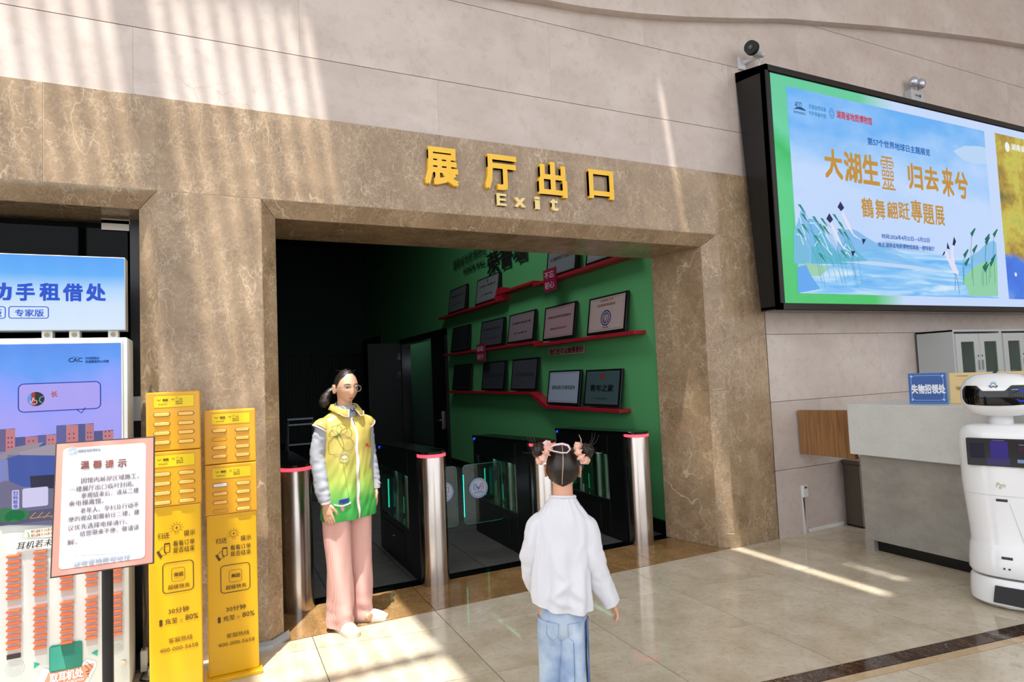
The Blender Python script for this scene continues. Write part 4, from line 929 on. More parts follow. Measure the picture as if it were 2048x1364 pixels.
# ============================================================ yellow power bank towers
M_PY = mat('deab06', .33, coat=.2); M_PY2 = mat('dda018', .35, coat=.2); M_SLOT = mat('7a5410', .5); M_PB = mat('f3bd5e', .35); M_PIN = mat('4a330c', .5); M_PLB = mat('e6c60a', .4)
def ptower(x0, x1, yf, h, lab, tl, tr, white=None, empties=(), base=True):
    """x0..x1 front face at y=yf"""
    t = thing('power_bank_tower', lab, 'charging station', ((x0+x1)/2, yf+.05, 0), group='yellow power bank towers by the pillar')
    W = x1-x0; pl = PY(yf); dpt = .115
    hz = [h, h-.283, h-.545]
    bd = MB().box(x0+.004, x1-.004, yf+.002, yf+dpt, .02, hz[2]).build('body', M_PY, t, bevel=.006, seg=2)
    if base: MB().solid([(x0-.012, yf-.035, 0), (x1+.012, yf-.035, 0), (x1+.012, yf+dpt, 0), (x0-.012, yf+dpt, 0)], (0, 0, .02)).build('foot_plate', M_PY, t, bevel=.003, seg=1)
    bar = None
    for k in range(2):
        zt, zb_ = hz[k], hz[k+1]
        hd = MB().box(x0, x1, yf-.004-.002*k, yf+dpt, zb_+.0015, zt-.0015).build('slot_module', M_PY2, t, bevel=.006, seg=2)
        pf = PY(yf-.0042-.002*k)
        lb = poly('label', M_PLB, pf, [(x0+W*.14, zt-.075), (x1-W*.12, zt-.075), (x1-W*.12, zt-.018), (x0+W*.14, zt-.018)], hd, .0008, px=False)
        outline('label_edge', mat('b98a10', .5), pf, [(x0+W*.14, zt-.075), (x1-W*.12, zt-.075), (x1-W*.12, zt-.018), (x0+W*.14, zt-.018)], .0025, lb, .001)
        tuv('美团', pf, x0+W*.30, x0+W*.40, zt-.045, zt-.033, M_PIN, lb, bold=.03); outline('mark', M_PIN, pf, [(x0+W*.2, zt-.036), (x0+W*.235, zt-.042), (x0+W*.27, zt-.036)], .0025, lb, .002, False)
        tuv('400-000-5658', pf, x0+W*.22, x0+W*.38, zt-.062, zt-.057, M_PIN, lb)
        tuv('归还', pf, x0+W*.46, x0+W*.52, zt-.041, zt-.034, M_PIN, lb); tuv('提示', pf, x0+W*.61, x0+W*.67, zt-.041, zt-.034, M_PIN, lb)
        tuv('看看订单', pf, x0+W*.54, x0+W*.67, zt-.052, zt-.045, M_PIN, lb); tuv('是否结束', pf, x0+W*.54, x0+W*.67, zt-.062, zt-.055, M_PIN, lb)
        outline('mark', M_PIN, pf, circ(x0+W*.565, zt-.033, .005, k=10), .001, lb, .002)
        for r in range(4):
            for c in range(2):
                u = x0+W*(.285 if c == 0 else .73); v = zt-.108-.0445*r
                poly('slot', M_SLOT, pf, rrect(u-.036, u+.036, v-.0105, v+.0105, .0104), hd, .0006, px=False)
                if (k, r, c) in empties: poly('slot', mat('d89a20', .5), pf, rrect(u-.034, u+.034, v-.009, v+.009, .0088), hd, .001, px=False); continue
                MB().solid([(a_, yf-.010-.002*k, b_) for a_, b_ in rrect(u-.033, u+.033, v-.0078, v+.0078, .0077)], (0, .006, 0)).build('power_bank', mat('e6e2ee', .3) if white == (k, r, c) else M_PB, hd, bevel=.002, seg=1)
    pf = PY(yf+.0015); Z = lambda f: hz[2]-f
    D = lambda s_, ua, ub, zc, hh, m_=M_PIN, **k: tuv(s_, pf, x0+W*ua, x0+W*ub, zc-hh/2, zc+hh/2, m_, bd, **k)
    q0 = hz[2]
    D('归还', .19, .40, q0-.135, .028); D('提示', .66, .87, q0-.135, .028)
    cu = x0+W*.53; cz_ = q0-.105
    outline('bulb_icon', M_PIN, pf, circ(cu, cz_, .017, k=18), .0018, bd, .002)
    for k in range(9):
        a_ = RD(-30+30*k); outline('bulb_ray', M_PIN, pf, [(cu+.022*cos(a_), cz_+.022*sin(a_)), (cu+.029*cos(a_), cz_+.029*sin(a_))], .0018, bd, .002, False)
    poly('bulb_bolt', M_PIN, pf, [(cu+.004, cz_+.01), (cu-.006, cz_-.002), (cu, cz_-.002), (cu-.003, cz_-.01), (cu+.007, cz_+.002), (cu+.001, cz_+.002)], bd, .002, px=False)
    outline('bulb_icon', M_PIN, pf, [(cu-.007, cz_-.018), (cu-.006, cz_-.027), (cu+.006, cz_-.027), (cu+.007, cz_-.018)], .0018, bd, .002, False)
    D('看看订单', .46, .86, q0-.178, .026); D('是否结束', .46, .86, q0-.210, .026)
    pu = x0+W*.35; outline('phone_icon', M_PIN, pf, rrect(pu-.010, pu+.012, q0-.215, q0-.172, .003), .003, bd, .002)
    poly('phone_icon', M_PIN, pf, [(pu-.010, q0-.172), (pu+.012, q0-.172), (pu+.012, q0-.178), (pu-.010, q0-.178)], bd, .0021, px=False)
    outline('hand_icon', M_PIN, pf, [(pu-.035, q0-.208), (pu-.02, q0-.19), (pu-.008, q0-.185), (pu-.012, q0-.20), (pu-.002, q0-.222), (pu-.022, q0-.228)], .003, bd, .002)
    poly('hand_icon', M_PIN, pf, [(pu-.044, q0-.206), (pu-.034, q0-.202), (pu-.018, q0-.232), (pu-.028, q0-.238)], bd, .0022, px=False)
    c1, c2 = x0+W*.27, x0+W*.83
    outline('rounded_frame', M_PIN, pf, rrect(c1, c2, q0-.405, q0-.265, .018), .0038, bd, .002)
    outline('rounded_frame', M_PIN, pf, rrect(x0+W*.43, x0+W*.67, q0-.355, q0-.293, .010), .0016, bd, .002)
    D('美团', .47, .64, q0-.323, .02, bold=.02); D('超级快充', .36, .76, q0-.379, .022, bold=.012)
    D('30分钟', .36, .74, q0-.49, .027); D('充至', .30, .53, q0-.535, .027); D('约', .57, .62, q0-.54, .016, mat('a88410', .5)); D('80%', .67, .91, q0-.531, .026)
    poly('battery_icon', M_PIN, pf, rrect(x0+W*.2, x0+W*.255, q0-.552, q0-.522, .004), bd, .002, px=False)
    BRN = mat('7a5a0c', .5)
    D('客服热线', .36, .80, q0-.625, .024, BRN); D('400-000-5658', .20, .90, q0-.665, .019, BRN)
    return t
ptower(-.305, -.075, 3.42, 1.492, 'left, nearer yellow power bank tower behind the notice', 0, 0)
ptower(-.062, .186, 3.64, 1.383, 'right yellow power bank tower against the pillar, one white bank', 0, 0, white=(1, 0, 0), empties=((0, 1, 0), (1, 3, 0)))

# charger and cables on the floor between kiosk and tower
t = thing('power_adapter', 'white power adapter with looping black cable beside the kiosk foot', 'adapter', (-.35, 3.95, 0))
MB().box(-.385, -.352, 3.90, 3.96, .02, .13).build('adapter_body', mat('c9cac6', .5), t, bevel=.006)
MB().box(-.35, -.31, 3.87, 3.93, .0, .04).build('plug', mat('b9bab6', .5), t, bevel=.006)
MB().tube([(-.37, 3.92, .13), (-.36, 3.93, .3), (-.375, 3.95, .6), (-.37, 3.95, .9)], .004, 6).build('cable', M_BLACK, t)
MB().tube([(-.37, 3.9, .02), (-.38, 3.84, .008), (-.34, 3.80, .008), (-.31, 3.84, .008), (-.33, 3.9, .03), (-.36, 3.93, .06)], .005, 6).build('cable', M_BLACK, t)

# ============================================================ service counter (runs from the wall towards the camera)
t = thing('service_counter', 'grey stone reception counter with a thick pale top slab', 'counter', (4.9, 2.2, 0))
M_SLAB = m_stone('pale_top_slab', 'cfd1ce', 'd8dad7', 'c6c5be', .35, 3)
box('top_slab', M_SLAB, 4.60, 5.25, .9, 3.405, .755, 1.157, t, .006)
box('front_panel', M_GREY, 4.655, 4.70, .95, 3.36, .085, .76, t, .003); box('end_panel', M_GREY, 4.70, 5.2, 3.30, 3.36, 0, .76, t, .003); box('corner_post', M_GREY, 4.655, 4.70, 3.29, 3.36, 0, .085, t)
box('plinth', M_BLACK, 4.70, 5.1, 1., 3.31, 0, .09, t); box('inner_side', M_GREY, 5.05, 5.15, .95, 3.3, 0, .76, t)
t = thing('flap_gate', 'oak veneer flap closing the gap between counter and wall', 'gate', (4.66, 3.7, .7))
MB().solid([(4.665, 3.41, .705), (4.665, 3.935, .70), (4.665, 3.935, 1.085), (4.665, 3.41, 1.10)], (.045, 0, 0)).build('gate_panel', M_WOOD, t, bevel=.002, seg=1)
MB().tube([(4.69, 3.415, .85), (4.69, 3.43, .95)], .012, 8).build('hinge', M_CHROME, t)
t = thing('waste_bin', 'tall grey steel waste bin by the wall under the oak flap', 'bin', (5.35, 3.8, 0))
MB().solid([(5.2, 3.76, .015), (5.2, 3.93, .015), (5.46, 3.93, .015), (5.46, 3.76, .015)], (0, 0, .545)).build('body', M_STEELD, t, bevel=.006)
box('lid', M_STEELD, 5.19, 5.47, 3.75, 3.94, .56, .60, t, .006); box('base', M_BLACK, 5.205, 5.455, 3.765, 3.93, 0, .016, t)
PC = None
t = thing('table_sign', 'royal blue desk sign reading 失物招领处 on the counter slab', 'sign', (4.6, 2.9, 1.163))
X_ = 4.62
pl = Pl((4.76, 3.0, 1.158), (.30, -.954, 0), (0.02, .006, 1))
ax, az = pl.uv(1819, 803); bx_, bz_ = pl.uv(1896, 803); cz1 = pl.uv(1817, 747)[1]
MB().solid([pl.w(ax, 0), pl.w(bx_, 0), pl.w(bx_, cz1), pl.w(ax, cz1)], -pl.n*.012).build('board', mat('2f6fb8', .3), t, bevel=.001, seg=1)
fc_ = poly('face', mat('0a4c9c', .3), pl, [(ax+.006, .014), (bx_-.006, .014), (bx_-.006, cz1-.006), (ax+.006, cz1-.006)], t, .001, px=False)
outline('border', mat('9fc4ea', .4), pl, rrect(ax+.02, bx_-.02, .026, cz1-.018, .03), .003, fc_, .002)
for (a_, b_) in ((ax+.022, .03), (bx_-.022, .03), (ax+.022, cz1-.022), (bx_-.022, cz1-.022)): poly('corner_mark', mat('9fc4ea', .4), pl, circ(a_, b_, .008), fc_, .002, px=False)
txt('失物招领处', pl, (1823, 778), (1891, 778), 19, mat('e8eef6', .4), fc_, d=.002, bold=.045)
MB().solid([pl.w(ax+.02, 0, -.012), pl.w(bx_-.02, 0, -.012), pl.w(bx_-.02, 0, -.06), pl.w(ax+.02, 0, -.06)], (0, 0, .006)).build('foot', mat('2f6fb8', .3), t)
M_GOLD = mat('d8bd84', .35)
def goldsign(p0, p1, ptop, lab, body):
    pl = Pl((4.78, 3.0, 1.158), (.30, -.954, 0), (0.02, .006, 1))
    a_, _ = pl.uv(*p0); b_, _ = pl.uv(*p1); h_ = pl.uv(*ptop)[1]
    t = thing('desk_plaque', lab, 'plaque', tuple(pl.w((a_+b_)/2, 0)), group='beige desk plaques on the counter')
    MB().solid([pl.w(a_, 0), pl.w(b_, 0), pl.w(b_, h_), pl.w(a_+.004, h_)], -pl.n*.014).build('board', M_GOLD, t, bevel=.001, seg=1)
    if body:
        u, v = pl.uv(1912, 777); tuv('学雷锋志愿服务岗', pl, u, u+.30, v-.014, v+.014, mat('9c7c48', .5), t, d=.002, bold=.03)
        u, v = pl.uv(1913, 752); tuv('湖南省地质博物馆', pl, u, u+.07, v-.004, v+.004, mat('7c7468', .5), t, d=.002)
        u, v = pl.uv(1946, 759); poly('emblem', mat('b02438', .4), pl, circ(u, v, .016), t, .002, px=False)
    MB().solid([pl.w(a_+.02, 0, -.012), pl.w(b_-.02, 0, -.012), pl.w(b_-.02, 0, -.05), pl.w(a_+.02, 0, -.05)], (0, 0, .006)).build('foot', M_GOLD, t)
goldsign((1901, 806), (1990, 806), (1903, 746), 'beige desk plaque with brown lettering next to the blue sign', True)
goldsign((1997, 806), (2085, 806), (1999, 743), 'beige desk plaque mostly hidden behind the robot head', False)

# ============================================================ steel filing cabinets
M_CAB = mat('b3b8b8', .4); M_CABD = mat('9aa1a4', .4)
def cabinet(x0, lab, items):
    t = thing('filing_cabinet', lab, 'cabinet', (x0+.4, 3.8, 0), group='grey steel cabinets with glass doors')
    x1 = x0+.815; yf, yb, z1 = 3.585, 3.94, 1.762
    for a_, b_ in ((x0, x0+.02), (x1-.02, x1)): box('side', M_CAB, a_, b_, yf, yb, .0, z1, t, .002)
    box('top', M_CAB, x0, x1, yf-.004, yb, z1-.02, z1, t, .002); box('back', M_CABD, x0, x1, yb-.01, yb, 0, z1, t)
    for z in (.05, .9, 1.33): box('shelf', M_CABD, x0+.02, x1-.02, yf+.03, yb-.01, z, z+.012, t)
    box('lower_front', M_CAB, x0+.02, x1-.02, yf, yf+.02, .05, .88, t)
    xm = (x0+x1)/2
    for k, (a_, b_) in enumerate(((x0+.018, xm-.002), (xm+.002, x1-.018))):
        d = MB(); zb_, zt = .9, z1-.04; gx0, gx1, gz0, gz1 = a_+.085, b_-.085, 1.37 if 0 else .98, zt-.08
        for q_ in ((a_, gx0, zb_, zt), (gx1, b_, zb_, zt), (gx0, gx1, zb_, gz0), (gx0, gx1, gz1, zt)): d.box(q_[0], q_[1], yf-.012, yf, q_[2], q_[3])
        d = d.build('door', M_CAB, t)
        box('pane', M_GLASS, gx0, gx1, yf-.006, yf-.002, gz0, gz1, d)
        hx = b_-.03 if k == 0 else a_+.03
        MB().solid([(p, yf-.018, q_) for p, q_ in rrect(hx-.012, hx+.012, 1.36, 1.46, .011)], (0, .006, 0)).build('handle', mat('8f9598', .3, .5), d)
        MB().tube([(hx, yf-.016, 1.50), (hx, yf-.01, 1.50)], .008, 10).build('lock', M_BLACK, d)
    return t, x1
ca, xe = cabinet(6.44, 'grey steel cabinet left, nearest the oak flap, white frame inside', 0)
cb, _ = cabinet(xe+.004, 'grey steel cabinet right of the other, showing hung equipment', 1)
t = thing('picture_frame', 'white easel frame leaning inside the left cabinet', 'frame', (6.6, 3.75, 1.36))
MB().tube([(6.56, 3.70, 1.36), (6.50, 3.78, 1.58)], .014, 6).build('strut', M_WHITE, t); MB().tube([(6.50, 3.78, 1.58), (6.66, 3.72, 1.365)], .014, 6).build('strut', M_WHITE, t); MB().tube([(6.52, 3.70, 1.36), (6.68, 3.70, 1.36)], .012, 6).build('strut', M_WHITE, t)
t = tag(box('file_box', mat('3f56a8', .5), 6.66, 6.80, 3.75, 3.90, 1.344, 1.62), 'blue file box standing inside the left cabinet', 'box')
for i, (x_, z_, lab) in enumerate(((7.42, 1.50, 'white interphone upper left in the right cabinet'), (7.52, 1.50, 'white interphone upper right in the right cabinet'), (7.45, 1.395, 'black interphone low in the right cabinet'))):
    t = thing('handset', lab, 'handset', (x_, 3.72, z_), group='handsets hung in the right cabinet')
    MB().box(x_-.02, x_+.02, 3.70, 3.73, z_, z_+.09).build('handset_body', mat('c9c9c4', .5) if i < 2 else M_BLACK, t, bevel=.006)
    MB().tube([(x_, 3.71, z_), (x_-.02, 3.70, z_-.02), (x_+.01, 3.7, z_-.03), (x_+.02, 3.71, z_)], .003, 6).build('cord', M_BLACK, t)
t = thing('wall_socket', 'small white socket box on the stone wall above trunking', 'socket', (4.69, 3.95, .36))
box('socket_body', mat('dcdcda', .5), 4.66, 4.725, 3.925, 3.953, .315, .42, t, .005); box('socket_plug', mat('555a60', .5), 4.675, 4.70, 3.918, 3.925, .395, .412, t)

# ============================================================ service robot
rx, ry = 4.36, 2.19
ang = math.atan2(.98, -.19)                      # facing -x
fr = V((-.95, -.31, 0)).normalized(); rz = math.atan2(fr.x, -fr.y)
t = thing('service_robot', 'glossy white service robot with a black visor face and chest screen', 'robot', (rx, ry, 0), rz)
def ring(hw, hf, hb, z, n=32, e=2.6, cy=0):
    o = []
    for k in range(n):
        a_ = 2*pi*k/n; c_, s_ = cos(a_), sin(a_); hy = hb if s_ > 0 else hf
        o.append((hw*abs(c_)**(2/e)*(1 if c_ > 0 else -1), cy+hy*abs(s_)**(2/e)*(1 if s_ > 0 else -1), z))
    return o
def rl(name, prof, m_, par=t, **k): return MB().loft([ring(*p) for p in prof]).build(name, m_, par, local=True, smooth=True, **k)
M_RW = mat('eceef0', .16, coat=.5)
rl('base', [(.195, .19, .20, .012), (.215, .21, .22, .03), (.218, .213, .22, .07), (.212, .205, .215, .155), (.20, .195, .205, .175)], M_RW)
rl('base_gap', [(.15, .15, .15, .165), (.15, .15, .15, .20)], M_BLACK)
rl('lower_body', [(.205, .20, .205, .19), (.216, .208, .215, .21), (.214, .205, .213, .26), (.205, .192, .203, .34), (.198, .18, .195, .37)], M_RW)
bd = rl('torso', [(.196, .175, .19, .37), (.20, .165, .185, .45), (.212, .155, .18, .60), (.222, .148, .175, .72), (.223, .142, .172, .86), (.222, .138, .17, .97), (.215, .130, .165, 1.03), (.19, .110, .15, 1.065), (.14, .08, .11, 1.078), (.05, .03, .04, 1.08)], M_WHG)
rl('neck', [(.062, .06, .06, 1.07), (.06, .058, .058, 1.14)], mat('d5d6d8', .3))
hd = rl('head', [(.05, .04, .05, 1.125), (.12, .10, .12, 1.133), (.17, .135, .15, 1.16), (.188, .155, .165, 1.20), (.192, .16, .17, 1.25), (.188, .155, .168, 1.30), (.17, .138, .155, 1.345), (.12, .10, .12, 1.378), (.05, .04, .06, 1.388)], M_WHG)
def front(x, z, prof, d):
    # y on the superellipse front of a part at width x, height z
    for (a_, b_) in zip(prof[:-1], prof[1:]):
        if a_[3] <= z <= b_[3]: 
            f_ = (z-a_[3])/(b_[3]-a_[3]); hw = a_[0]+(b_[0]-a_[0])*f_; hf = a_[1]+(b_[1]-a_[1])*f_; break
    else: hw, hf = prof[-1][0], prof[-1][1]
    x_ = min(abs(x)/hw, .999); return -hf*(1-x_**2.6)**(1/2.6)-d
HP = [(.05, .04, .05, 1.125), (.12, .10, .12, 1.133), (.17, .135, .15, 1.16), (.188, .155, .165, 1.20), (.192, .16, .17, 1.25), (.188, .155, .168, 1.30), (.17, .138, .155, 1.345), (.12, .10, .12, 1.378), (.05, .04, .06, 1.388)]
TP = [(.196, .175, .19, .37), (.20, .165, .185, .45), (.212, .155, .18, .60), (.222, .148, .175, .72), (.223, .142, .172, .86), (.222, .138, .17, .97), (.215, .130, .165, 1.03)]
# visor: a curved black shell with the notch under the logo
vs_, fs_ = [], []; nx, nz = 40, 8
for i in range(nx+1):
    x = -.166+.332*i/nx; ax = abs(x)
    top = 1.318 if ax > .085 else (1.286 if ax < .055 else 1.286+.032*(ax-.055)/.03)
    e_ = max(0, (ax-.135)/.031); top -= .03*e_**2.5; bot = 1.192+.004+.035*e_**2.5+.01*(ax/.166)**2
    for j in range(nz+1):
        z = bot+(top-bot)*j/nz; vs_.append((x, front(x, z, HP, .0035), z))
for i in range(nx):
    for j in range(nz): a_ = i*(nz+1)+j; fs_.append((a_, a_+nz+1, a_+nz+2, a_+1))
MB().add(vs_, fs_).build('visor', mat('05060a', .05), hd, local=True, smooth=True)
def curved(name, m_, pts, prof, d, par, th=.004, close=True):
    P_ = [(x_, front(x_, z_, prof, d), z_) for x_, z_ in pts]
    return MB().tube(P_, th/2, 6, close=close).build(name, m_, par, local=True)
curved('eye_light', em('1f3ef0', .9), [(.125+.025*cos(a_), 1.255+.032*sin(a_)) for a_ in [RD(-140+28*k) for k in range(10)]], HP, .004, hd, .008, False)
curved('eye_light', em('8fa8f4', .9), [(.085, 1.292), (.10, 1.293), (.115, 1.292)], HP, .004, hd, .005, False)
curved('logo', mat('1c2f44', .4), [(-.02, 1.318), (-.012, 1.306), (0, 1.314), (.012, 1.306), (.02, 1.318)], HP, .003, hd, .006, False)
curved('logo', mat('5fa4d8', .4), [(.012*cos(a_), 1.321+.012*sin(a_)) for a_ in [RD(-20+22*k) for k in range(11)]], HP, .003, hd, .005, False)
curved('logo', mat('8fc0e4', .4), [(.019*cos(a_), 1.325+.015*sin(a_)) for a_ in [RD(30+15*k) for k in range(9)]], HP, .003, hd, .002, False)
# chest screen
ys = -.156
scn = MB().solid([(a_, ys, b_) for a_, b_ in rrect(-.158, .158, .835, 1.0, .006)], (0, .03, 0)).build('chest_screen', mat('0a0914', .12), bd, local=True)
def cs(nm, c, x0, x1, z0, z1, e=.6): return MB().box(x0, x1, ys-.0015, ys-.0005, z0, z1).build(nm, em(c, e), scn, local=True)
cs('screen_picture', '3a2a8c', -.04, .045, .885, .985, .7); cs('screen_caption', '4a3f78', -.06, .05, .842, .884); cs('screen_caption', '4a2038', .09, .135, .93, .955); cs('screen_button', '7a90b8', .085, .13, .862, .882, .9); cs('screen_caption', '1c1a33', -.14, -.07, .88, .97)
cs('screen_caption', '8a86b0', .097, .135, .966, .970, .8); cs('screen_caption', '6a66a0', -.03, .03, .988, .992, .8)
def slotr(x0, x1, z, prof, par, nm='sensor_slot', w_=.008): MB().tube([(x_, front(x_, z, prof, -.002), z) for x_ in (x0, (x0+x1)/2, x1)], w_, 10).build(nm, mat('1c1d20', .3), par, local=True)
slotr(-.032, .022, .634, TP, bd); BP = [(.205, .20, .205, .19), (.216, .208, .215, .21), (.214, .205, .213, .26), (.205, .192, .203, .34), (.198, .18, .195, .37)]
slotr(-.022, .03, .305, BP, t)
for x_ in (-.012, .012): MB().tube([(x_, front(x_, .245, BP, -.002), .245), (x_, front(x_, .245, BP, .002), .245)], .006, 10).build('sensor', mat('33363a', .3), t, local=True)
MB().solid([(-.075, -.224, .045), (.11, -.224, .04), (.095, -.218, .14), (-.062, -.218, .14)], (0, .05, 0)).build('front_grille', mat('26282b', .6), t, local=True)
me = text_geo('Pgn', 0, 0, .3)
for v in me.vertices: v.co = (-.032+v.co.x*.034, front(-.032+v.co.x*.034, .72, TP, .003), .71+v.co.y*.042)
me.name = 'lettering'; link('lettering', me, mat('b0a68c', .4, .6), bd, local=True)
curved('seam', mat('b9bcc0', .4), [(-.21+.42*k/20, .66) for k in range(21)], TP, .0005, bd, .002, False); curved('seam', mat('b9bcc0', .4), [(.03, .62), (.06, .5), (.085, .40)], TP, .0005, bd, .002, False)
for x_ in (-.2, .2): MB().cyl((x_*.6, 0), .05, 0, .02, 16).build('wheel', M_BLACK, t, local=True)

# stepladder deep in the dark passage
t = thing('stepladder', 'dark folding stepladder standing deep in the unlit passage', 'ladder', (.95, 8.6, 0))
ML = mat('5a6068', .35, .7)
for x_ in (.78, 1.18):
    MB().tube([(x_, 8.3, 0), (x_+.05*(1 if x_ < 1 else -1), 8.6, 1.05)], .014, 8).build('rail', ML, t); MB().tube([(x_, 9.1, 0), (x_+.05*(1 if x_ < 1 else -1), 8.65, 1.05)], .012, 8).build('rail', ML, t)
for i in range(4): box('step', ML, .80+.01*i, 1.16-.01*i, 8.33+.07*i, 8.41+.07*i, .22+.25*i, .24+.25*i, t)
box('platform', ML, .82, 1.14, 8.56, 8.72, 1.04, 1.06, t)
# ============================================================ people
def sstep(a, b, x):
    t_ = max(0, min(1, (x-a)/(b-a))); return t_*t_*(3-2*t_)
def gauss(x, z, x0, z0, sx, sz): return math.exp(-((x-x0)/sx)**2/2-((z-z0)/sz)**2/2)
def head_pt(dx, dy, dz, h, face=True, grow=0.):
    """point of a head surface in direction (dx,dy,dz); h = head height, face looks to -y, eyes at z=0"""
    hw, hd = h*.335, h*.415
    z = dz*h*.5
    x, y = dx*hw, dy*hd
    if dz < 0:
        k = -dz
        x *= 1-.36*k**1.6
        if dy < 0: y *= 1-.08*k
        else: y *= 1-.34*k**1.1
        y -= .018*h*k*2*(1 if dy < .3 else .3)
    if dz > 0 and dy > 0: y *= 1+.05*dz
    if face and dy < 0:
        s = h/.215; X, Z = x/s, z/s; d = 0
        fr_ = min(1, -dy*1.6)
        zz = max(0, min(1, (-Z+.004)/.050))
        if Z > -.056 and Z < .012: d += .015*zz**1.2*math.exp(-(X/(.0058+.006*zz))**2/2)*sstep(-.058, -.046, Z)
        d += .004*math.exp(-(X/.006)**2/2)*gauss(0, Z, 0, -.012, 1, .016)
        d -= .0075*(gauss(X, Z, .031, .0, .014, .010)+gauss(X, Z, -.031, .0, .014, .010))
        d += .003*(gauss(X, Z, .030, .020, .02, .006)+gauss(X, Z, -.030, .020, .02, .006))
        d += .004*(gauss(X, Z, .036, -.030, .016, .014)+gauss(X, Z, -.036, -.030, .016, .014))
        d += .0055*gauss(X, Z, 0, -.0655, .014, .0032)+.0065*gauss(X, Z, 0, -.0745, .012, .0038)-.003*gauss(X, Z, 0, -.0700, .017, .0012)
        d += .003*gauss(X, Z, 0, -.098, .014, .008)
        y -= d*s*fr_
    r = V((x, y, z))
    if grow: r *= 1+grow
    return r
def head_mb(b, c, h, R, face=True, n=44, k=40):
    rings = []
    for i in range(k+1):
        th = pi*(i/k); dz = -cos(th); q_ = max(sin(th), .015)
        rings.append([c+R@head_pt(q_*cos(2*pi*j/n), q_*sin(2*pi*j/n), dz, h, face) for j in range(n)])
    b.loft(rings)
def ear_mb(b, c, h, R, s):
    s_ = h/.215
    rings = []
    for i in range(9):
        a_ = -pi/2+pi*i/8; cc = max(cos(a_), .15)
        p = V((s*(.073+.006*i/8)*s_, .010*s_+.004*i/8, (-.012+.031*sin(a_))*s_))
        rings.append([c+R@(p+V((s*.006*cos(2*pi*j/10)*s_+s*.007*s_*(sin(2*pi*j/10) > 0), .015*cc*sin(2*pi*j/10)*s_, 0))) for j in range(10)])
    b.loft(rings)
def hand_mb(b, wrist, d, side, s=1., curl=.25, palm_n=None):
    """wrist point, d = direction of the fingers, side = direction to the thumb"""
    d = d.normalized(); side = (side-d*side.dot(d)).normalized(); n_ = d.cross(side)
    if palm_n is not None and n_.dot(palm_n) < 0: n_ = -n_
    L = .075*s
    b.loft([[wrist+d*(L*t_)+side*(w_*s*cos(2*pi*j/12))+n_*(h_*s*sin(2*pi*j/12)) for j in range(12)] for t_, w_, h_ in ((-.35, .022, .017), (0, .024, .016), (.35, .034, .016), (.75, .038, .014), (1., .036, .011), (1.06, .03, .007))])
    for i, (o_, l_) in enumerate(((.027, .068), (.009, .075), (-.009, .070), (-.026, .054))):
        p = wrist+d*L*.92+side*o_*s; pts = [p-d*.015*s]; a_ = curl*.5; q_ = p
        for k_, f_ in enumerate((.45, .3, .25)):
            q_ = q_+(d*cos(a_)+n_*sin(a_)+side*.06*(1.5-i)/1.5)*l_*f_*s; pts.append(q_); a_ += curl
        b.tube([p-d*.015*s, p]+pts[1:], [.0095*s, .0095*s, .0088*s, .008*s, .0062*s], 8)
    p = wrist+d*L*.25+side*.028*s
    b.tube([p-side*.012*s, p, p+(d*.7+side*.6)*.026*s, p+(d*.95+side*.55+n_*.25)*.048*s, p+(d*1.25+side*.42+n_*.4)*.062*s], [.012*s, .012*s, .0105*s, .0092*s, .007*s], 8)
def remeshed(b, name, m_, par, vox, lips=None):
    o = b.build('tmp', m_, par, local=True)
    md = o.modifiers.new('r', 'REMESH'); md.mode = 'VOXEL'; md.voxel_size = vox; md.use_smooth_shade = True
    sm = o.modifiers.new('s', 'SMOOTH'); sm.factor = .5; sm.iterations = 2
    dg = bpy.context.evaluated_depsgraph_get(); dg.update()
    me = bpy.data.meshes.new_from_object(o.evaluated_get(dg)); me.name = name
    bpy.data.objects.remove(o)
    o = bpy.data.objects.new(name, me); COL.objects.link(o); o.parent = par
    if not me.materials: me.materials.append(m_)
    for p in me.polygons: p.use_smooth = True
    return o
def m_skin(name, c, lipc, headc, R, h, face=True):
    T = NT(name); T.set('Roughness', .5); T.set('Subsurface Weight', .08); T.set('Subsurface Radius', (.012, .005, .003)); T.b.inputs['Subsurface Scale'].default_value = .6
    base = c
    if face:
        # lips and blush, placed on the head's own coordinates
        oc = T.n('TexCoord').outputs['Object']
        s = h/.215
        def blob(p, rad, soft):
            w_ = headc+R@(V(p)*s)
            dd = T.n('VectorMath', operation='SUBTRACT', i0=oc, i1=tuple(w_)).outputs[0]
            Ri = R.inverted(); 
            vx = T.n('VectorMath', operation='DOT_PRODUCT', i0=dd, i1=tuple(R@V((1, 0, 0)))).outputs['Value']; vz = T.n('VectorMath', operation='DOT_PRODUCT', i0=dd, i1=tuple(R@V((0, 0, 1)))).outputs['Value']; vy = T.n('VectorMath', operation='DOT_PRODUCT', i0=dd, i1=tuple(R@V((0, 1, 0)))).outputs['Value']
            cb = T.n('CombineXYZ', i0=T.n('Math', operation='DIVIDE', i0=vx, i1=rad[0]*s).outputs[0], i1=T.n('Math', operation='DIVIDE', i0=vy, i1=rad[1]*s).outputs[0], i2=T.n('Math', operation='DIVIDE', i0=vz, i1=rad[2]*s).outputs[0]).outputs[0]
            l_ = T.n('VectorMath', operation='LENGTH', i0=cb).outputs['Value']
            return T.ramp(l_, [(1-soft, 1.), (1., 0.)])
        f1 = blob((0, -.095, -.070), (.026, .05, .0085), .3)
        bl = T.n('Math', operation='MULTIPLY', i0=blob((-.038, -.07, -.035), (.025, .05, .02), .9), i1=.25).outputs[0]
        base = T.mix(bl, c, 'd98f86'); base = T.mix(f1, base, lipc)
        T.set('Base Color', base)
    else: T.set('Base Color', lin(c))
    return T.M
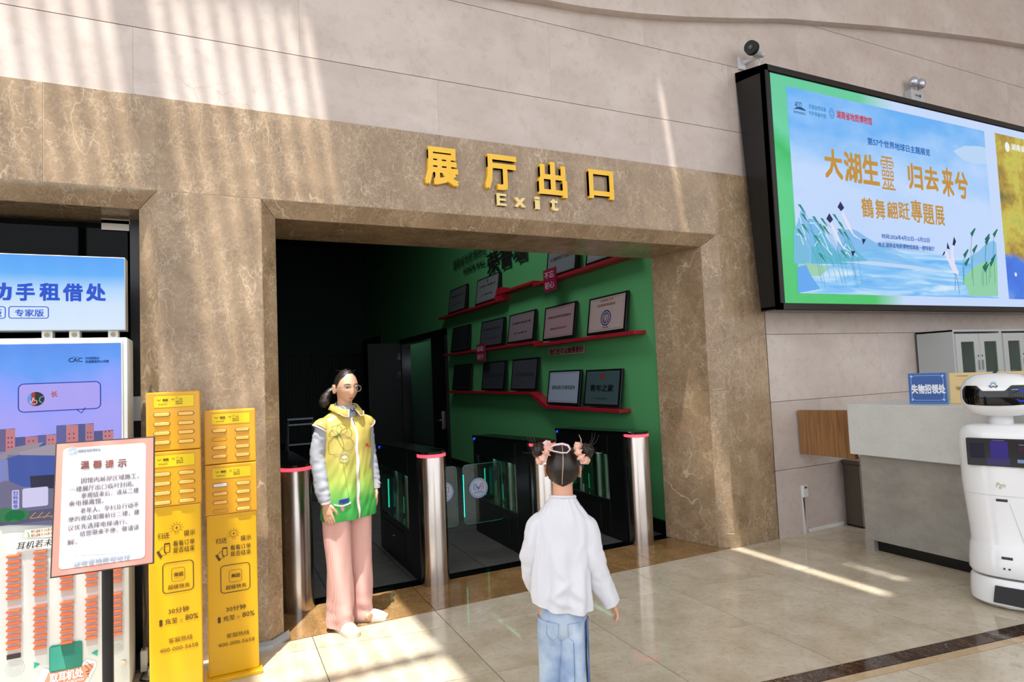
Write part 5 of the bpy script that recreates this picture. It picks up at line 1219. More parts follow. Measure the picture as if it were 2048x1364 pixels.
def hair_shell(b, c, h, R, inside, n=56, k=44, g=.085, wav=.012):
    rings = []
    for i in range(k+1):
        th = pi*(i/k); dz = -cos(th); q_ = max(sin(th), .015); row = []
        for j in range(n):
            a_ = 2*pi*j/n; dx, dy = q_*cos(a_), q_*sin(a_)
            f_ = inside(dx, dy, dz)                     # 1 hair, 0 none
            p = head_pt(dx, dy, dz, h, False)
            p = p*(1+(g+wav*noise.noise(V((dx*9, dz*3, dy*2)))+.006*sin(40*math.atan2(dz, dx)))*f_-.12*(1-f_))
            row.append(c+R@p)
        rings.append(row)
    b.loft(rings)
def limb(b, pts, rs, n=20, wr=0, fr_=60, seed=0, flat=1., k=10, ax=V((0, 1, 0))):
    """cloth sleeve along a smooth path; wr = wrinkle depth"""
    P_ = []; Rr = []
    m_ = len(pts)-1
    for i in range(m_):
        p0, p1, p2, p3 = [V(pts[max(0, min(m_, i+j))]) for j in (-1, 0, 1, 2)]
        for s_ in range(k):
            t_ = s_/k; P_.append(.5*((2*p1)+(p2-p0)*t_+(2*p0-5*p1+4*p2-p3)*t_*t_+(3*p1-p0-3*p2+p3)*t_**3)); Rr.append(rs[i]+(rs[i+1]-rs[i])*t_)
    P_.append(V(pts[-1])); Rr.append(rs[-1])
    rings = []; N = len(P_)
    for i, p in enumerate(P_):
        d = (P_[min(i+1, N-1)]-P_[max(i-1, 0)]).normalized()
        a_ = (ax-d*ax.dot(d)).normalized(); c_ = d.cross(a_); row = []
        for j in range(n):
            t_ = 2*pi*j/n; u = i/(N-1)
            q_ = noise.noise(V((cos(t_)*1.3+seed, sin(t_)*1.3, u*fr_/6)))+.6*noise.noise(V((cos(t_)*2+seed, sin(t_)*2+5, u*fr_/2.5)))
            r_ = Rr[i]+wr*q_
            row.append(p+c_*cos(t_)*r_+a_*sin(t_)*r_*flat)
        rings.append(row)
    b.loft(rings); return P_

# ---------------------------------------------------------------- the volunteer
W_ = thing('person', 'woman in glasses, yellow to green vest and pink trousers standing by the gates', 'person', (.735, 4.03, 0), RD(24))
hc = V((.0, -.012, 1.472)); HH = .208
RH = Matrix.Rotation(RD(-7), 3, 'Z')@Matrix.Rotation(RD(3), 3, 'X')
skin = m_skin('skin', 'cfa184', 'b5595a', hc, RH, HH)
b = MB(); head_mb(b, hc, HH, RH); ear_mb(b, hc, HH, RH, -1); ear_mb(b, hc, HH, RH, 1)
b.tube([(0, .03, 1.24), (0, .014, 1.33), (0, .004, 1.39), (0, .0, 1.42)], [.046, .046, .046, .05], 20)
# body under the clothes
def ell_ring(cx, cy, a_, b_, z, n=24): return [V((cx+a_*cos(2*pi*j/n), cy+b_*sin(2*pi*j/n), z)) for j in range(n)]
b.loft([ell_ring(0, 0, .13, .085, .72), ell_ring(0, 0, .125, .085, .85), ell_ring(0, 0, .11, .08, 1.0), ell_ring(0, 0, .12, .075, 1.15), ell_ring(0, .012, .12, .055, 1.24), ell_ring(0, .014, .07, .045, 1.29), ell_ring(0, .01, .04, .04, 1.32)])
LA = [V((-.155, .012, 1.262)), V((-.188, .03, 1.06)), V((-.188, -.012, .86)), V((-.180, -.036, .775))]
RA = [V((.155, .012, 1.262)), V((.190, .035, 1.06)), V((.192, -.005, .88)), V((.190, -.03, .81))]
for A in (LA, RA): b.tube(A, [.04, .033, .026, .021], 14)
hand_mb(b, LA[3], V((.06, -.18, -1)), V((.5, -1, 0)), .93, .22, V((1, .3, 0)))
hand_mb(b, RA[3], V((-.04, -.12, -1)), V((-.5, -1, 0)), .93, .25, V((-1, .3, 0)))
LEG = ((-.082, -.015), (.078, .03))
for x_, y_ in LEG: b.tube([(x_*.9, 0, .80), (x_, y_*.5, .45), (x_, y_, .06)], [.075, .048, .034], 14); b.tube([(x_, y_+.02, .05), (x_, y_-.12, .035)], [.03, .025], 10)
remeshed(b, 'body', skin, W_, .0042)
# eyes, brows
def face_pt(x, z, d=0): 
    s = HH/.215; dz = z*s/(HH*.5); q_ = math.sqrt(max(0, 1-dz*dz)); xx = x*s/(HH*.335)/max(.3, (1-.36*max(0, -dz)**1.6)); dx = xx; dy = -math.sqrt(max(0, q_*q_-dx*dx))
    return hc+RH@(head_pt(dx, dy, dz, HH)+V((0, -d, 0)))
M_EYEW = mat('9c918c', .35); M_IRIS = mat('1d120e', .15); M_HAIR = None
th_ = NT('dark_hair'); p_ = th_.pos(obj=True); nz_ = th_.n('TexNoise', Vector=th_.n('VectorMath', operation='MULTIPLY', i0=p_, i1=(90., 90., 14.)).outputs[0], Scale=1.5, Detail=3.).outputs[0]
th_.set('Base Color', th_.ramp(nz_, [(.3, '0e0a09'), (.7, '2b1f1b')])); th_.set('Roughness', .42); th_.bump(nz_, .5, .002); M_HAIR = th_.M
for s in (-1, 1):
    e_ = MB().ell(face_pt(s*.031, .0, -.0065), (.0115, .0085, .0034), 14, 8, RH).build('eye', M_EYEW, W_, local=True, smooth=True)
    MB().ell(face_pt(s*.031+.0015, .0, .001), (.0060, .002, .0042), 12, 6, RH).build('iris', M_IRIS, e_, local=True, smooth=True)
    MB().tube([face_pt(s*.0315+k*.0115/3, .0048-.0007*k*k*.6, .0006) for k in range(-3, 4)], .0011, 6).build('eyelid', mat('2a1a15', .5), e_, local=True)
    MB().tube([face_pt(s*.031+s*k*.006, .0205+.002*cos(k*.6)-(.001*k if k > 0 else 0), .0008) for k in range(-3, 4)], [.0012, .0022, .0026, .0026, .0022, .0018, .001], 6).build('eyebrow', mat('34231d', .7), W_, local=True)
# hair: pulled back, ears free
def fhair(dx, dy, dz):
    f_ = math.atan2(abs(dx), -dy)                        # 0 at the face, pi behind
    line = .80 if f_ < .5 else (.80-(f_-.5)*.62 if f_ < 1.1 else .43-(f_-1.1)*1.35)
    if f_ > 1.52: line = -.35-(f_-1.5)*.3
    return sstep(line-.05, line+.05, dz)
b = MB(); hair_shell(b, hc, HH, RH, fhair, g=.045)
hs = b.build('hair', M_HAIR, W_, local=True, smooth=True)
b = MB(); tl_ = hc+RH@V((-.035, .088, -.012))
limb(b, [tl_+V((.03, -.02, .0)), tl_+V((-.015, .01, -.012)), tl_+V((-.045, .02, -.045)), tl_+V((-.062, .02, -.085)), tl_+V((-.068, .02, -.118))], [.016, .022, .029, .033, .018], 16, .004, 20, 3)
b.build('ponytail', M_HAIR, hs, local=True, smooth=True)
b = MB(); rr = random.Random(2)
for k in range(26):
    a_ = rr.uniform(-1.2, 1.2); p = hc+RH@(head_pt(sin(a_)*.55, rr.uniform(-.4, .5), .8, HH, False).normalized()*HH*.52)
    b.tube([p, p+V((rr.uniform(-.015, .015), 0, rr.uniform(.003, .008))), p+V((rr.uniform(-.03, .03), 0, rr.uniform(.0, .012)))], .0006, 4)
b.build('flyaway_hair', M_HAIR, hs, local=True)
# glasses
g_ = bpy.data.objects.new('glasses', None)
b = MB(); MG = mat('c9b8ae', .25, .8)
gpl = lambda x_, z_, y_=-.104: hc+RH@V((x_*.97, y_*.97+abs(x_)*.16, z_*.97))
for s in (-1, 1): b.tube([gpl(s*.034+.0235*cos(a_), -.006+.021*sin(a_)) for a_ in [2*pi*k/20 for k in range(20)]], .0011, 6, close=True)
b.tube([gpl(-.0105, .0), gpl(0, .003, -.106), gpl(.0105, .0)], .0011, 6)
for s in (-1, 1): b.tube([gpl(s*.058, .0), gpl(s*.068, .001, -.085), hc+RH@V((s*.073, -.03, .001)), hc+RH@V((s*.074, .008, .004))], .0011, 6)
gls = b.build('glasses', MG, W_, local=True)
for s in (-1, 1):
    me = bpy.data.meshes.new('lens'); me.from_pydata([tuple(gpl(s*.034+.023*cos(2*pi*k/20), -.006+.0205*sin(2*pi*k/20))) for k in range(20)], [], [tuple(range(20))]); link('lens', me, M_GLASS, gls, local=True)
# sleeves of the grey sweatshirt
tg = NT('grey_sweatshirt'); tg.set('Base Color', lin('9fa3ad')); tg.set('Roughness', .85); q_ = tg.n('TexNoise', Scale=420., Detail=2.).outputs[0]; tg.bump(q_, .3, .001); M_SW = tg.M
for A, sd in ((LA, 1), (RA, 9)):
    b = MB(); limb(b, [A[0]+V((0, 0, -.012)), (A[0]+A[1])/2, A[1], (A[1]+A[2])/2, A[2], A[3]+V((0, .004, .012))], [.046, .048, .047, .045, .044, .036], 22, .0062, 90, sd)
    sl_ = b.build('sleeve', M_SW, W_, local=True, smooth=True)
    b = MB(); limb(b, [A[3]+V((0, .006, .034)), A[3]+V((0, 0, -.004))], [.036, .031], 20, .001, 10, sd); b.build('cuff', mat('c6c2c6', .8), sl_, local=True, smooth=True)
# hooded collar of the sweatshirt and the vest
b = MB(); b.loft([[V((0+a_*cos(t_), .008+c_*sin(t_)-(.0 if sin(t_) > 0 else d_), z_+zo*max(0, sin(t_)))) for t_ in [2*pi*j/28 for j in range(28)]] for a_, c_, z_, zo, d_ in ((.080, .060, 1.285, .04, .014), (.066, .058, 1.325, .035, .012), (.060, .056, 1.352, .03, .008), (.056, .052, 1.356, .03, .006), (.052, .048, 1.335, .03, .004))], cap=False)
b.build('shirt_collar', mat('8f96a2', .85), W_, local=True, smooth=True)
b = MB(); b.tube([(-.018, -.070, 1.335), (0, -.078, 1.318), (.018, -.070, 1.335)], .003, 6); b.build('drawstring', M_IRIS, W_, local=True)
VZ = [(.662, .186, .118, .004), (.72, .182, .116, .002), (.80, .176, .112, .0), (.92, .168, .108, 0), (1.04, .163, .106, 0), (1.14, .163, .105, 0), (1.20, .174, .100, .004), (1.245, .178, .086, .01), (1.278, .160, .072, .014), (1.304, .112, .064, .016), (1.325, .078, .055, .014)]
def vprof(z):
    for p, q_ in zip(VZ[:-1], VZ[1:]):
        if z <= q_[0] or q_ is VZ[-1]:
            f_ = max(0, min(1, (z-p[0])/(q_[0]-p[0]))); return [p[i]+(q_[i]-p[i])*f_ for i in (1, 2, 3)]
def vfold(x, z, s):
    lo = 1-sstep(.75, 1.28, z)
    return .012*lo*noise.noise(V((x*14+z*2.5, s*3, z*2.2)))+.006*noise.noise(V((x*30-z*12, s, z*9)))*(.4+lo)+.004*lo*sin(x*70+6*z)
def vpt(t_, z, d=0):
    a_, b_, cy = vprof(z); e = 2.35; c_, s_ = cos(t_), sin(t_)
    x = a_*abs(c_)**(2/e)*(1 if c_ > 0 else -1); y = b_*abs(s_)**(2/e)*(1 if s_ > 0 else -1)
    n_ = V((x/a_**2, y/b_**2, 0)).normalized()
    return V((x, y+cy, z))+n_*(vfold(x, z, 1 if s_ > 0 else 0)+d)
def vfront(x, z, d=.002):
    a_, b_, cy = vprof(z); e = 2.35; c_ = min(.999, (abs(x)/a_)**(e/2)); t_ = -math.acos(c_) if x >= 0 else -(pi-math.acos(c_))
    return vpt(t_, z, d)
NV, KV = 96, 60
b = MB(); zs = [.662+(1.325-.662)*k/KV for k in range(KV+1)]
b.loft([[vpt(2*pi*j/NV, z) for j in range(NV)] for z in zs], cap=False)
tv = NT('vest_cloth'); x_, z_ = None, tv.n('SeparateXYZ', i0=tv.pos(obj=True)).outputs[2]
nz_ = tv.n('TexNoise', Vector=tv.pos(obj=True), Scale=22., Detail=3.).outputs[0]
zz_ = tv.n('Math', operation='ADD', i0=rng(tv, z_, .66, 1.33), i1=tv.n('Math', operation='MULTIPLY_ADD', i0=nz_, i1=.10, i2=-.05).outputs[0]).outputs[0]
tv.set('Base Color', tv.ramp(zz_, [(.0, '2c8c3a'), (.16, '44a54a'), (.24, '7cb855'), (.38, 'b0c056'), (.6, 'cabb62'), (1., 'cfb75e')])); tv.set('Roughness', .42)
M_VEST = tv.M
vest = b.build('vest', M_VEST, W_, local=True, smooth=True)
M_TRIM = mat('ecdfe2', .6)
def strip(pts, wd_, th, name, m_, par):
    """flat ribbon lying on the vest front"""
    vs_ = []; fs_ = []; n = len(pts)
    for i, (x, z) in enumerate(pts):
        vs_ += [vfront(x-wd_/2, z, th), vfront(x+wd_/2, z, th)]
    fs_ = [(2*i, 2*i+1, 2*i+3, 2*i+2) for i in range(n-1)]
    return MB().add(vs_, fs_).build(name, m_, par, local=True, smooth=True)
strip([(.002+.004*sin(k*.5), .664+(1.285-.664)*k/50) for k in range(51)], .019, .0035, 'zip_placket', M_TRIM, vest)
MB().tube([vfront(.004, 1.27, .006), vfront(.003, 1.235, .007)], .003, 8).build('zip_pull', M_CHROME, vest, local=True)
# cap sleeves of the vest with white edge
for s in (-1, 1):
    A = LA if s < 0 else RA
    P_ = [A[0]+V((-s*.055, .002, -.022)), A[0]+V((-s*.025, .002, -.018)), A[0]+V((s*.004, .002, -.026)), A[0]+V((s*.018, .002, -.040))]
    b = MB(); limb(b, P_, [.044, .048, .051, .053], 24, .003, 20, 4+s, k=5); c_ = b.build('cap_sleeve', M_VEST, vest, local=True, smooth=True)
    b = MB(); limb(b, [A[0]+V((s*.0175, .002, -.038)), A[0]+V((s*.0215, .003, -.044))], [.0545, .0545], 24, .003, 20, 4+s, k=3); b.build('edging', M_TRIM, c_, local=True, smooth=True)
# flipped collar
def collar(s):
    vs_ = []; fs_ = []; n = 16
    for i in range(n+1):
        t_ = i/n; a_ = RD(-88+180*t_) if s > 0 else RD(-92-180*t_)
        r0 = (.070*cos(a_), .010+.060*sin(a_)); zi = 1.325+.035*sstep(0, .6, t_)
        w_ = .062*(1-.35*sstep(.0, .5, t_)); o_ = V((cos(a_), sin(a_), 0))
        if t_ < .25: o_ = (o_*.7+V((s*(.9-2.2*t_), -.15, 0))).normalized()
        p0 = V((r0[0], r0[1], zi)); p1 = p0+o_*w_*.42+V((0, 0, .006)); p2 = p0+o_*w_*.95+V((0, -.004, -w_*.62))
        vs_ += [p0, p1, p2]
    for i in range(n): a_ = 3*i; fs_ += [(a_, a_+3, a_+4, a_+1), (a_+1, a_+4, a_+5, a_+2)]
    c_ = MB().add(vs_, fs_).build('collar', M_VEST, vest, local=True, smooth=True)
    md = c_.modifiers.new('s', 'SOLIDIFY'); md.thickness = .003
    ed_ = [vs_[3*i+2]+V((0, -.002, 0)) for i in range(6)]
    MB().tube([vs_[0]+V((0, -.003, .002)), vs_[1]+V((0, -.003, 0)), vs_[2]+V((0, -.003, 0))]+ed_[1:], .0035, 6, flat=.6).build('edging', M_TRIM, c_, local=True, smooth=True)
collar(1); collar(-1)
# pocket with phone, badge, logo, flower drawing
strip([(-.152+.095*k/8, .775-.010*sin(pi*k/8)) for k in range(9)], .004, .004, 'pocket_edge', M_TRIM, vest)
MB().tube([vfront(-.148+.088*k/8, .768-.012*sin(pi*k/8), .005) for k in range(9)], .0045, 6, flat=.5).build('pocket_edge', M_TRIM, vest, local=True)
def vpoly(name, m_, pts, d=.0045): return MB().add([vfront(x, z, d) for x, z in pts], [tuple(range(len(pts)))]).build(name, m_, vest, local=True)
vpoly('phone', mat('1d3a7c', .3), [(-.128, .772), (-.10, .766), (-.072, .770), (-.066, .798), (-.10, .797), (-.122, .792)])
MB().tube([vfront(-.095, 1.03, .004), vfront(-.082, .93, .004), vfront(-.07, .80, .004)], .0012, 6).build('cord', mat('8c8a3c', .6), vest, local=True)
for r_ in (.030, .024): MB().tube([vfront(-.085+r_*cos(a_), 1.045+r_*sin(a_), .003) for a_ in [2*pi*k/20 for k in range(20)]], .0009, 5, close=True).build('badge_print', mat('b9b9a0', .5), vest, local=True)
vpoly('badge_print', mat('dedfd0', .4), [(-.085+.014*cos(a_), 1.045+.010*sin(a_)) for a_ in [2*pi*k/10 for k in range(10)]], .003)
FI = mat('4a5a24', .6)
def pet(x, z, ang, L, w_):
    o_ = []
    for k in range(15):
        t_ = k/14; u = L*sin(pi*t_*.5) if t_ <= 1 else 0; 
        a_ = 2*pi*t_; r_ = .5*L*(1-cos(a_)); y_ = w_*sin(a_)*(1-.35*cos(a_))
        o_.append((x+r_*cos(ang)-y_*sin(ang), z+r_*sin(ang)+y_*cos(ang)))
    MB().tube([vfront(max(-.155, px_), min(1.26, pz_), .003) for px_, pz_ in o_], .0009, 5).build('flower_print', FI, vest, local=True)
for ang, L, w_ in ((-100, .085, .026), (-50, .085, .024), (5, .06, .02), (95, .04, .018), (50, .05, .02), (160, .03, .014)): pet(-.112, 1.185, RD(ang), L*1.45, w_*1.45)
vpoly('flower_print', mat('2c6b34', .6), [(-.142, 1.18), (-.115, 1.176), (-.118, 1.162), (-.128, 1.168)], .0032)
rr = random.Random(8)
for k in range(12): x0, z0 = -.12+rr.uniform(-.03, .02), 1.155+rr.uniform(-.02, .02); vpoly('flower_print', mat('b8452c', .6), [(x0, z0), (x0+.003, z0), (x0+.0015, z0+.003)], .0032)
LG = mat('d2452c', .5)
vpoly('logo_print', LG, [(.088+.012*cos(a_), 1.10+.013*sin(a_)) for a_ in [2*pi*k/12 for k in range(12)]], .003)
me = text_geo('志愿服务', .012)
xs = [v.co.x for v in me.vertices]; mx_ = max(xs)
for v in me.vertices: v.co = vfront(.098+v.co.x/mx_*.04, 1.083+v.co.y*.012, .003+v.co.z*.01)
me.name = 'logo_print'; link('logo_print', me, LG, vest, local=True)
# trousers
tp = NT('pink_ribbed_trousers'); ox = tp.n('SeparateXYZ', i0=tp.pos(obj=True)).outputs
wv = tp.n('TexWave', wave_type='BANDS', bands_direction='X', Scale=55., Distortion=.3, **{'Detail': 0.}); tp.put(wv.inputs['Vector'], tp.pos(obj=True))
tp.set('Base Color', tp.mix(wv.outputs['Fac'], 'cf9f97', 'd8aca4')); tp.set('Roughness', .85); tp.bump(wv.outputs['Fac'], .35, .002); M_PINK = tp.M
b = MB()
b.loft([ell_ring(0, 0, .155, .10, .86, 40), ell_ring(0, 0, .16, .105, .78, 40), ell_ring(0, 0, .158, .105, .72, 40), ell_ring(0, .0, .14, .08, .69, 40), ell_ring(0, 0, .05, .05, .68, 40)])
for k_, (x_, y_) in enumerate(LEG):
    s = -1 if k_ == 0 else 1
    rings = []
    for i in range(61):
        t_ = i/60; z_ = .76-(.76-.028)*t_
        cx = x_*(1+.02*t_)+s*.002; cy = y_*t_+.006*sin(6*t_)
        ra = .083-.010*sstep(0, .45, t_)+.004*sstep(.5, 1, t_); rb = .095-.012*sstep(0, .4, t_)+.012*sstep(.5, 1, t_)
        row = []
        for j in range(40):
            a_ = 2*pi*j/40
            w_ = .008*noise.noise(V((cos(a_)*1.4+s*5, sin(a_)*1.4, z_*4.5)))+.012*sstep(.72, 1, t_)*noise.noise(V((cos(a_)*1.2+s*7, sin(a_)*1.2, z_*22)))+.005*sin(3*a_+z_*9)
            row.append(V((cx+(ra+w_)*cos(a_), cy+(rb+w_)*sin(a_), z_+(.012*sin(a_) if t_ > .97 else 0))))
        rings.append(row)
    b.loft(rings)
b.build('trousers', M_PINK, W_, local=True, smooth=True)
def shoe(x_, y_, ang, par, L=.235):
    R_ = Matrix.Rotation(ang, 3, 'Z'); o_ = V((x_, y_, 0)); b1, b2 = MB(), MB()
    pr = [(.085, .020, .075), (.075, .034, .082), (.03, .040, .078), (-.03, .040, .068), (-.08, .043, .058), (-.115, .040, .046), (-.137, .030, .034), (-.146, .014, .024)]
    up_r, so = [], []
    for y0, w0, h0 in pr:
        y0 *= L/.235
        up_r.append([o_+R_@V((w0*abs(cos(t_))**.8*(1 if cos(t_) > 0 else -1), y0, .018+(h0-.018)*max(0, sin(t_))**.75-.002*(sin(t_) < 0))) for t_ in [2*pi*j/20 for j in range(20)]])
        so.append([o_+R_@V(((w0+.004)*cx_, y0*1.03, zz_)) for cx_, zz_ in ((-1, .001), (-1.03, .014), (-1, .024), (1, .024), (1.03, .014), (1, .001))])
    u_ = b1.loft(up_r).build('shoe', mat('e3e0de', .5), par, local=True, smooth=True)
    b2.loft(so).build('sole', mat('cfc6b4', .6), u_, local=True, smooth=True)
    for k in range(4): MB().tube([o_+R_@V((-.014, -.035-.018*k, .070-.005*k)), o_+R_@V((.0, -.037-.018*k, .074-.005*k)), o_+R_@V((.014, -.035-.018*k, .070-.005*k))], .0025, 6).build('lace', mat('f2f2f2', .6), u_, local=True)
shoe(-.088, -.055, RD(-8), W_); shoe(.088, -.01, RD(38), W_)

# ---------------------------------------------------------------- the child
C_ = thing('person', 'child seen from behind in a white long sleeved shirt and blue jeans, two hair buns', 'person', (1.265-.044, 2.215+.025, 0), RD(150)); C_.rotation_euler = (0, RD(-2.4), RD(150))
hh = .188; hc = V((0, .0, 1.118)); RK = Matrix.Rotation(RD(0), 3, 'Z')
sk2 = m_skin('child_skin', 'd6a084', 'c4686a', hc, RK, hh, False)
b = MB(); head_mb(b, hc, hh, RK); ear_mb(b, hc, hh, RK, -1); ear_mb(b, hc, hh, RK, 1)
b.tube([(0, .012, .93), (0, .010, 1.0), (0, .006, 1.05), (0, 0, 1.08)], [.055, .042, .040, .045], 18)
b.loft([ell_ring(0, 0, .095, .07, .52), ell_ring(0, 0, .09, .065, .65), ell_ring(0, 0, .095, .065, .8), ell_ring(0, 0, .10, .06, .92), ell_ring(0, 0, .05, .045, .98)])
# -x is the child's right = right side of the picture
RAk = [V((-.090, .01, .898)), V((-.122, .015, .76)), V((-.158, .0, .655)), V((-.196, -.01, .582))]
LAk = [V((.094, .01, .898)), V((.126, .0, .78)), V((.128, -.05, .67)), V((.108, -.09, .61))]
for A in (RAk, LAk): b.tube(A, [.032, .026, .021, .016], 12)
hand_mb(b, RAk[3]+V((.003, 0, .012)), V((-.45, -.05, -1)), V((.1, -1, 0)), .66, .5, V((.8, 0, -.3)))
hand_mb(b, LAk[3], V((-.2, -.6, -1)), V((-.5, -.6, 0)), .66, .4, V((-1, 0, 0)))
KL = ((-.040, .03, .0), (.044, -.07, .0))
for x_, y_, _ in KL: b.tube([(x_, 0, .56), (x_, y_*.5, .30), (x_, y_, .05)], [.055, .038, .028], 12); b.tube([(x_, y_+.015, .045), (x_, y_-.09, .03)], [.024, .02], 10)
remeshed(b, 'body', sk2, C_, .004)
for s in (-1, 1):
    MB().ell(hc+V((s*.026, -.071, 0)), (.010, .006, .005), 12, 8).build('eye', M_IRIS, C_, local=True, smooth=True)
def khair(dx, dy, dz):
    f_ = math.atan2(abs(dx), -dy)
    line = .72 if f_ < .5 else (.72-(f_-.5)*.7 if f_ < 1.2 else .23-(f_-1.2)*1.2)
    if f_ > 1.55: line = -.42-(f_-1.55)*.19
    w_ = sstep(line-.05, line+.06, dz)
    return w_
b = MB(); hair_shell(b, hc, hh, RK, khair, g=.07, wav=.01)
hs = b.build('hair', M_HAIR, C_, local=True, smooth=True)
# parting: a pale strip of scalp from crown to nape
def kp_(x_, ang, g=.082):
    dz, dy = cos(ang), sin(ang); p = head_pt(x_, dy, dz, hh, False); return hc+p*(1+g)
pr = MB()
vs_ = []; 
for i in range(25):
    a_ = RD(-25+150*i/24); o_ = .03*sin(i*.33); w_ = .028 if i > 2 else .015
    vs_ += [kp_(o_-w_, a_, .079), kp_(o_+w_, a_, .079)]
pr.add(vs_, [(2*i, 2*i+1, 2*i+3, 2*i+2) for i in range(24)]).build('parting', mat('b08c78', .6), hs, local=True, smooth=True)
M_SCR = mat('e8b8a2', .8)
for s in (-1, 1):
    # bun: coiled lock of hair
    bc = hc+V((s*.086, .040, .070)); ax_ = V((s*.8, .25, .45)).normalized()
    u_ = ax_.cross(V((0, 1, 0))).normalized(); v_ = ax_.cross(u_)
    b = MB(); pts = []; 
    for k in range(60):
        t_ = k/59; a_ = t_*5*pi; r_ = .020*(1-t_)**.6+.003; pts.append(bc+ax_*(.010+.026*t_)+u_*r_*cos(a_)+v_*r_*sin(a_))
    b.tube(pts, [.0125-.006*k/59 for k in range(60)], 8); b.ell(bc+ax_*.012, (.024, .024, .024), 14, 10)
    bn = b.build('hair_bun', M_HAIR, hs, local=True, smooth=True)
    b = MB(); rr = random.Random(4+s)
    for k in range(7): 
        d_ = (u_*rr.uniform(-1, 1)+v_*rr.uniform(-1, 1)+ax_*.6).normalized(); b.tube([bc+ax_*.02+d_*.02, bc+ax_*.03+d_*.04, bc+ax_*.03+d_*.055+V((0, 0, .012))], [.0012, .0009, .0005], 4)
    b.build('flyaway_hair', M_HAIR, hs, local=True)
    # ruffled scrunchie round the foot of the bun
    rings = []; n = 56
    for k in range(n):
        a_ = 2*pi*k/n; rad = .031+.004*sin(9*a_+s); rt = .0125+.0045*sin(9*a_+1)+.003*sin(17*a_)
        cpt = bc-ax_*.012+(u_*cos(a_)+v_*sin(a_))*rad; ra_ = (u_*cos(a_)+v_*sin(a_))
        rings.append([cpt+(ra_*cos(2*pi*j/12)+ax_*sin(2*pi*j/12))*(rt+.002*sin(5*2*pi*j/12+k)) for j in range(12)])
    MB().loft(rings, close=True).build('scrunchie', M_SCR, C_, local=True, smooth=True)
rb_ = [hc+V((x_, y_, z_)) for x_, y_, z_ in ((.055, .055, .088), (.03, .062, .100), (0, .060, .104), (-.022, .062, .098), (-.030, .072, .084), (-.018, .084, .072), (.005, .086, .072), (.03, .078, .076), (.05, .066, .08))]
MB().tube(rb_, .0045, 8, close=True, flat=.7).build('hair_ribbon', mat('e3c8d2', .5), C_, local=True, smooth=True)
MB().tube([hc+V((.06, .055, .09)), hc+V((.072, .06, .108)), hc+V((.062, .06, .118))], [.005, .008, .002], 8).build('hair_ribbon', mat('e3c8d2', .5), C_, local=True, smooth=True)
MB().tube([hc+V((-.075, .03, .098)), hc+V((-.074, .03, .12)), hc+V((-.066, .03, .138))], [.003, .002, .001], 6).build('hair_tie_end', mat('b39a70', .6), C_, local=True, smooth=True)
# shirt
ts = NT('white_cotton'); ts.set('Base Color', lin('d9dae0')); ts.set('Roughness', .9); ts.bump(ts.n('TexNoise', Scale=600., Detail=2.).outputs[0], .15, .001); M_SH = ts.M
SZ = [(.582, .118, .098, .0), (.61, .121, .098, 0), (.68, .118, .094, 0), (.78, .116, .088, 0), (.86, .118, .082, .0), (.900, .116, .076, .004), (.935, .102, .068, .008), (.968, .076, .060, .010), (.998, .054, .050, .010), (1.012, .046, .045, .010)]
def sprof(z):
    for p, q_ in zip(SZ[:-1], SZ[1:]):
        if z <= q_[0] or q_ is SZ[-1]:
            f_ = max(0, min(1, (z-p[0])/(q_[0]-p[0]))); return [p[i]+(q_[i]-p[i])*f_ for i in (1, 2, 3)]
def sfold(c_, s_, z):
    lo = 1-sstep(.62, .95, z)
    r_ = .018*lo*noise.noise(V((c_*2.1, s_*2.1, z*3)))+.008*lo*sin(c_*9+z*10)+.006*noise.noise(V((c_*5, s_*5, z*12)))
    for k, (x0, z0, an, ln, am) in enumerate(((-.02, .70, .9, .07, .010), (.015, .66, -.7, .08, .009), (-.045, .655, .5, .06, .008), (.03, .78, 1.3, .10, .006), (-.06, .80, 1.9, .10, .006), (.0, .62, .3, .07, .007))):
        x = c_*.125; u = (x-x0)*cos(an)+(z-z0)*sin(an); v = -(x-x0)*sin(an)+(z-z0)*cos(an)
        r_ += 1.5*am*math.exp(-(u/ln)**2*2-(v/.010)**2/2)
    return r_
b = MB(); rings = []
for k in range(71):
    z = .582+(1.012-.582)*k/70; a_, b_, cy = sprof(z); row = []
    for j in range(96):
        t_ = 2*pi*j/96; c_, s_ = cos(t_), sin(t_); e = 2.25
        x = a_*abs(c_)**(2/e)*(1 if c_ > 0 else -1); y = b_*abs(s_)**(2/e)*(1 if s_ > 0 else -1)
        nn = V((c_/a_, s_/b_, 0)).normalized()
        row.append(V((x, y+cy, z+(.012*c_-.008*s_)*(1-sstep(.56, .75, z))))+nn*sfold(c_, s_, z))
    rings.append(row)
b.loft(rings, cap=False)
st = b.build('shirt', M_SH, C_, local=True, smooth=True)
b = MB(); b.loft([[V((.050*cos(t_), .010+.048*sin(t_), z_)) for t_ in [2*pi*j/28 for j in range(28)]] for z_ in (1.002, 1.010)], cap=False)
MB().tube([V((.049*cos(t_), .010+.047*sin(t_), 1.006+.006*sin(t_))) for t_ in [2*pi*j/28 for j in range(28)]], .0065, 8, close=True).build('neckband', M_SH, st, local=True, smooth=True)
for A, sd in ((RAk, 2), (LAk, 6)):
    s = -1 if A is RAk else 1
    b = MB(); limb(b, [A[0]+V((-s*.035, 0, .018)), A[0]+V((s*.002, 0, -.006)), (A[0]+A[1])/2+V((0, 0, -.01)), A[1], (A[1]+A[2])/2, A[2], A[3]], [.034, .045, .048, .046, .044, .041, .034], 24, .007, 34, sd, flat=.95)
    sl_ = b.build('sleeve', M_SH, C_, local=True, smooth=True)
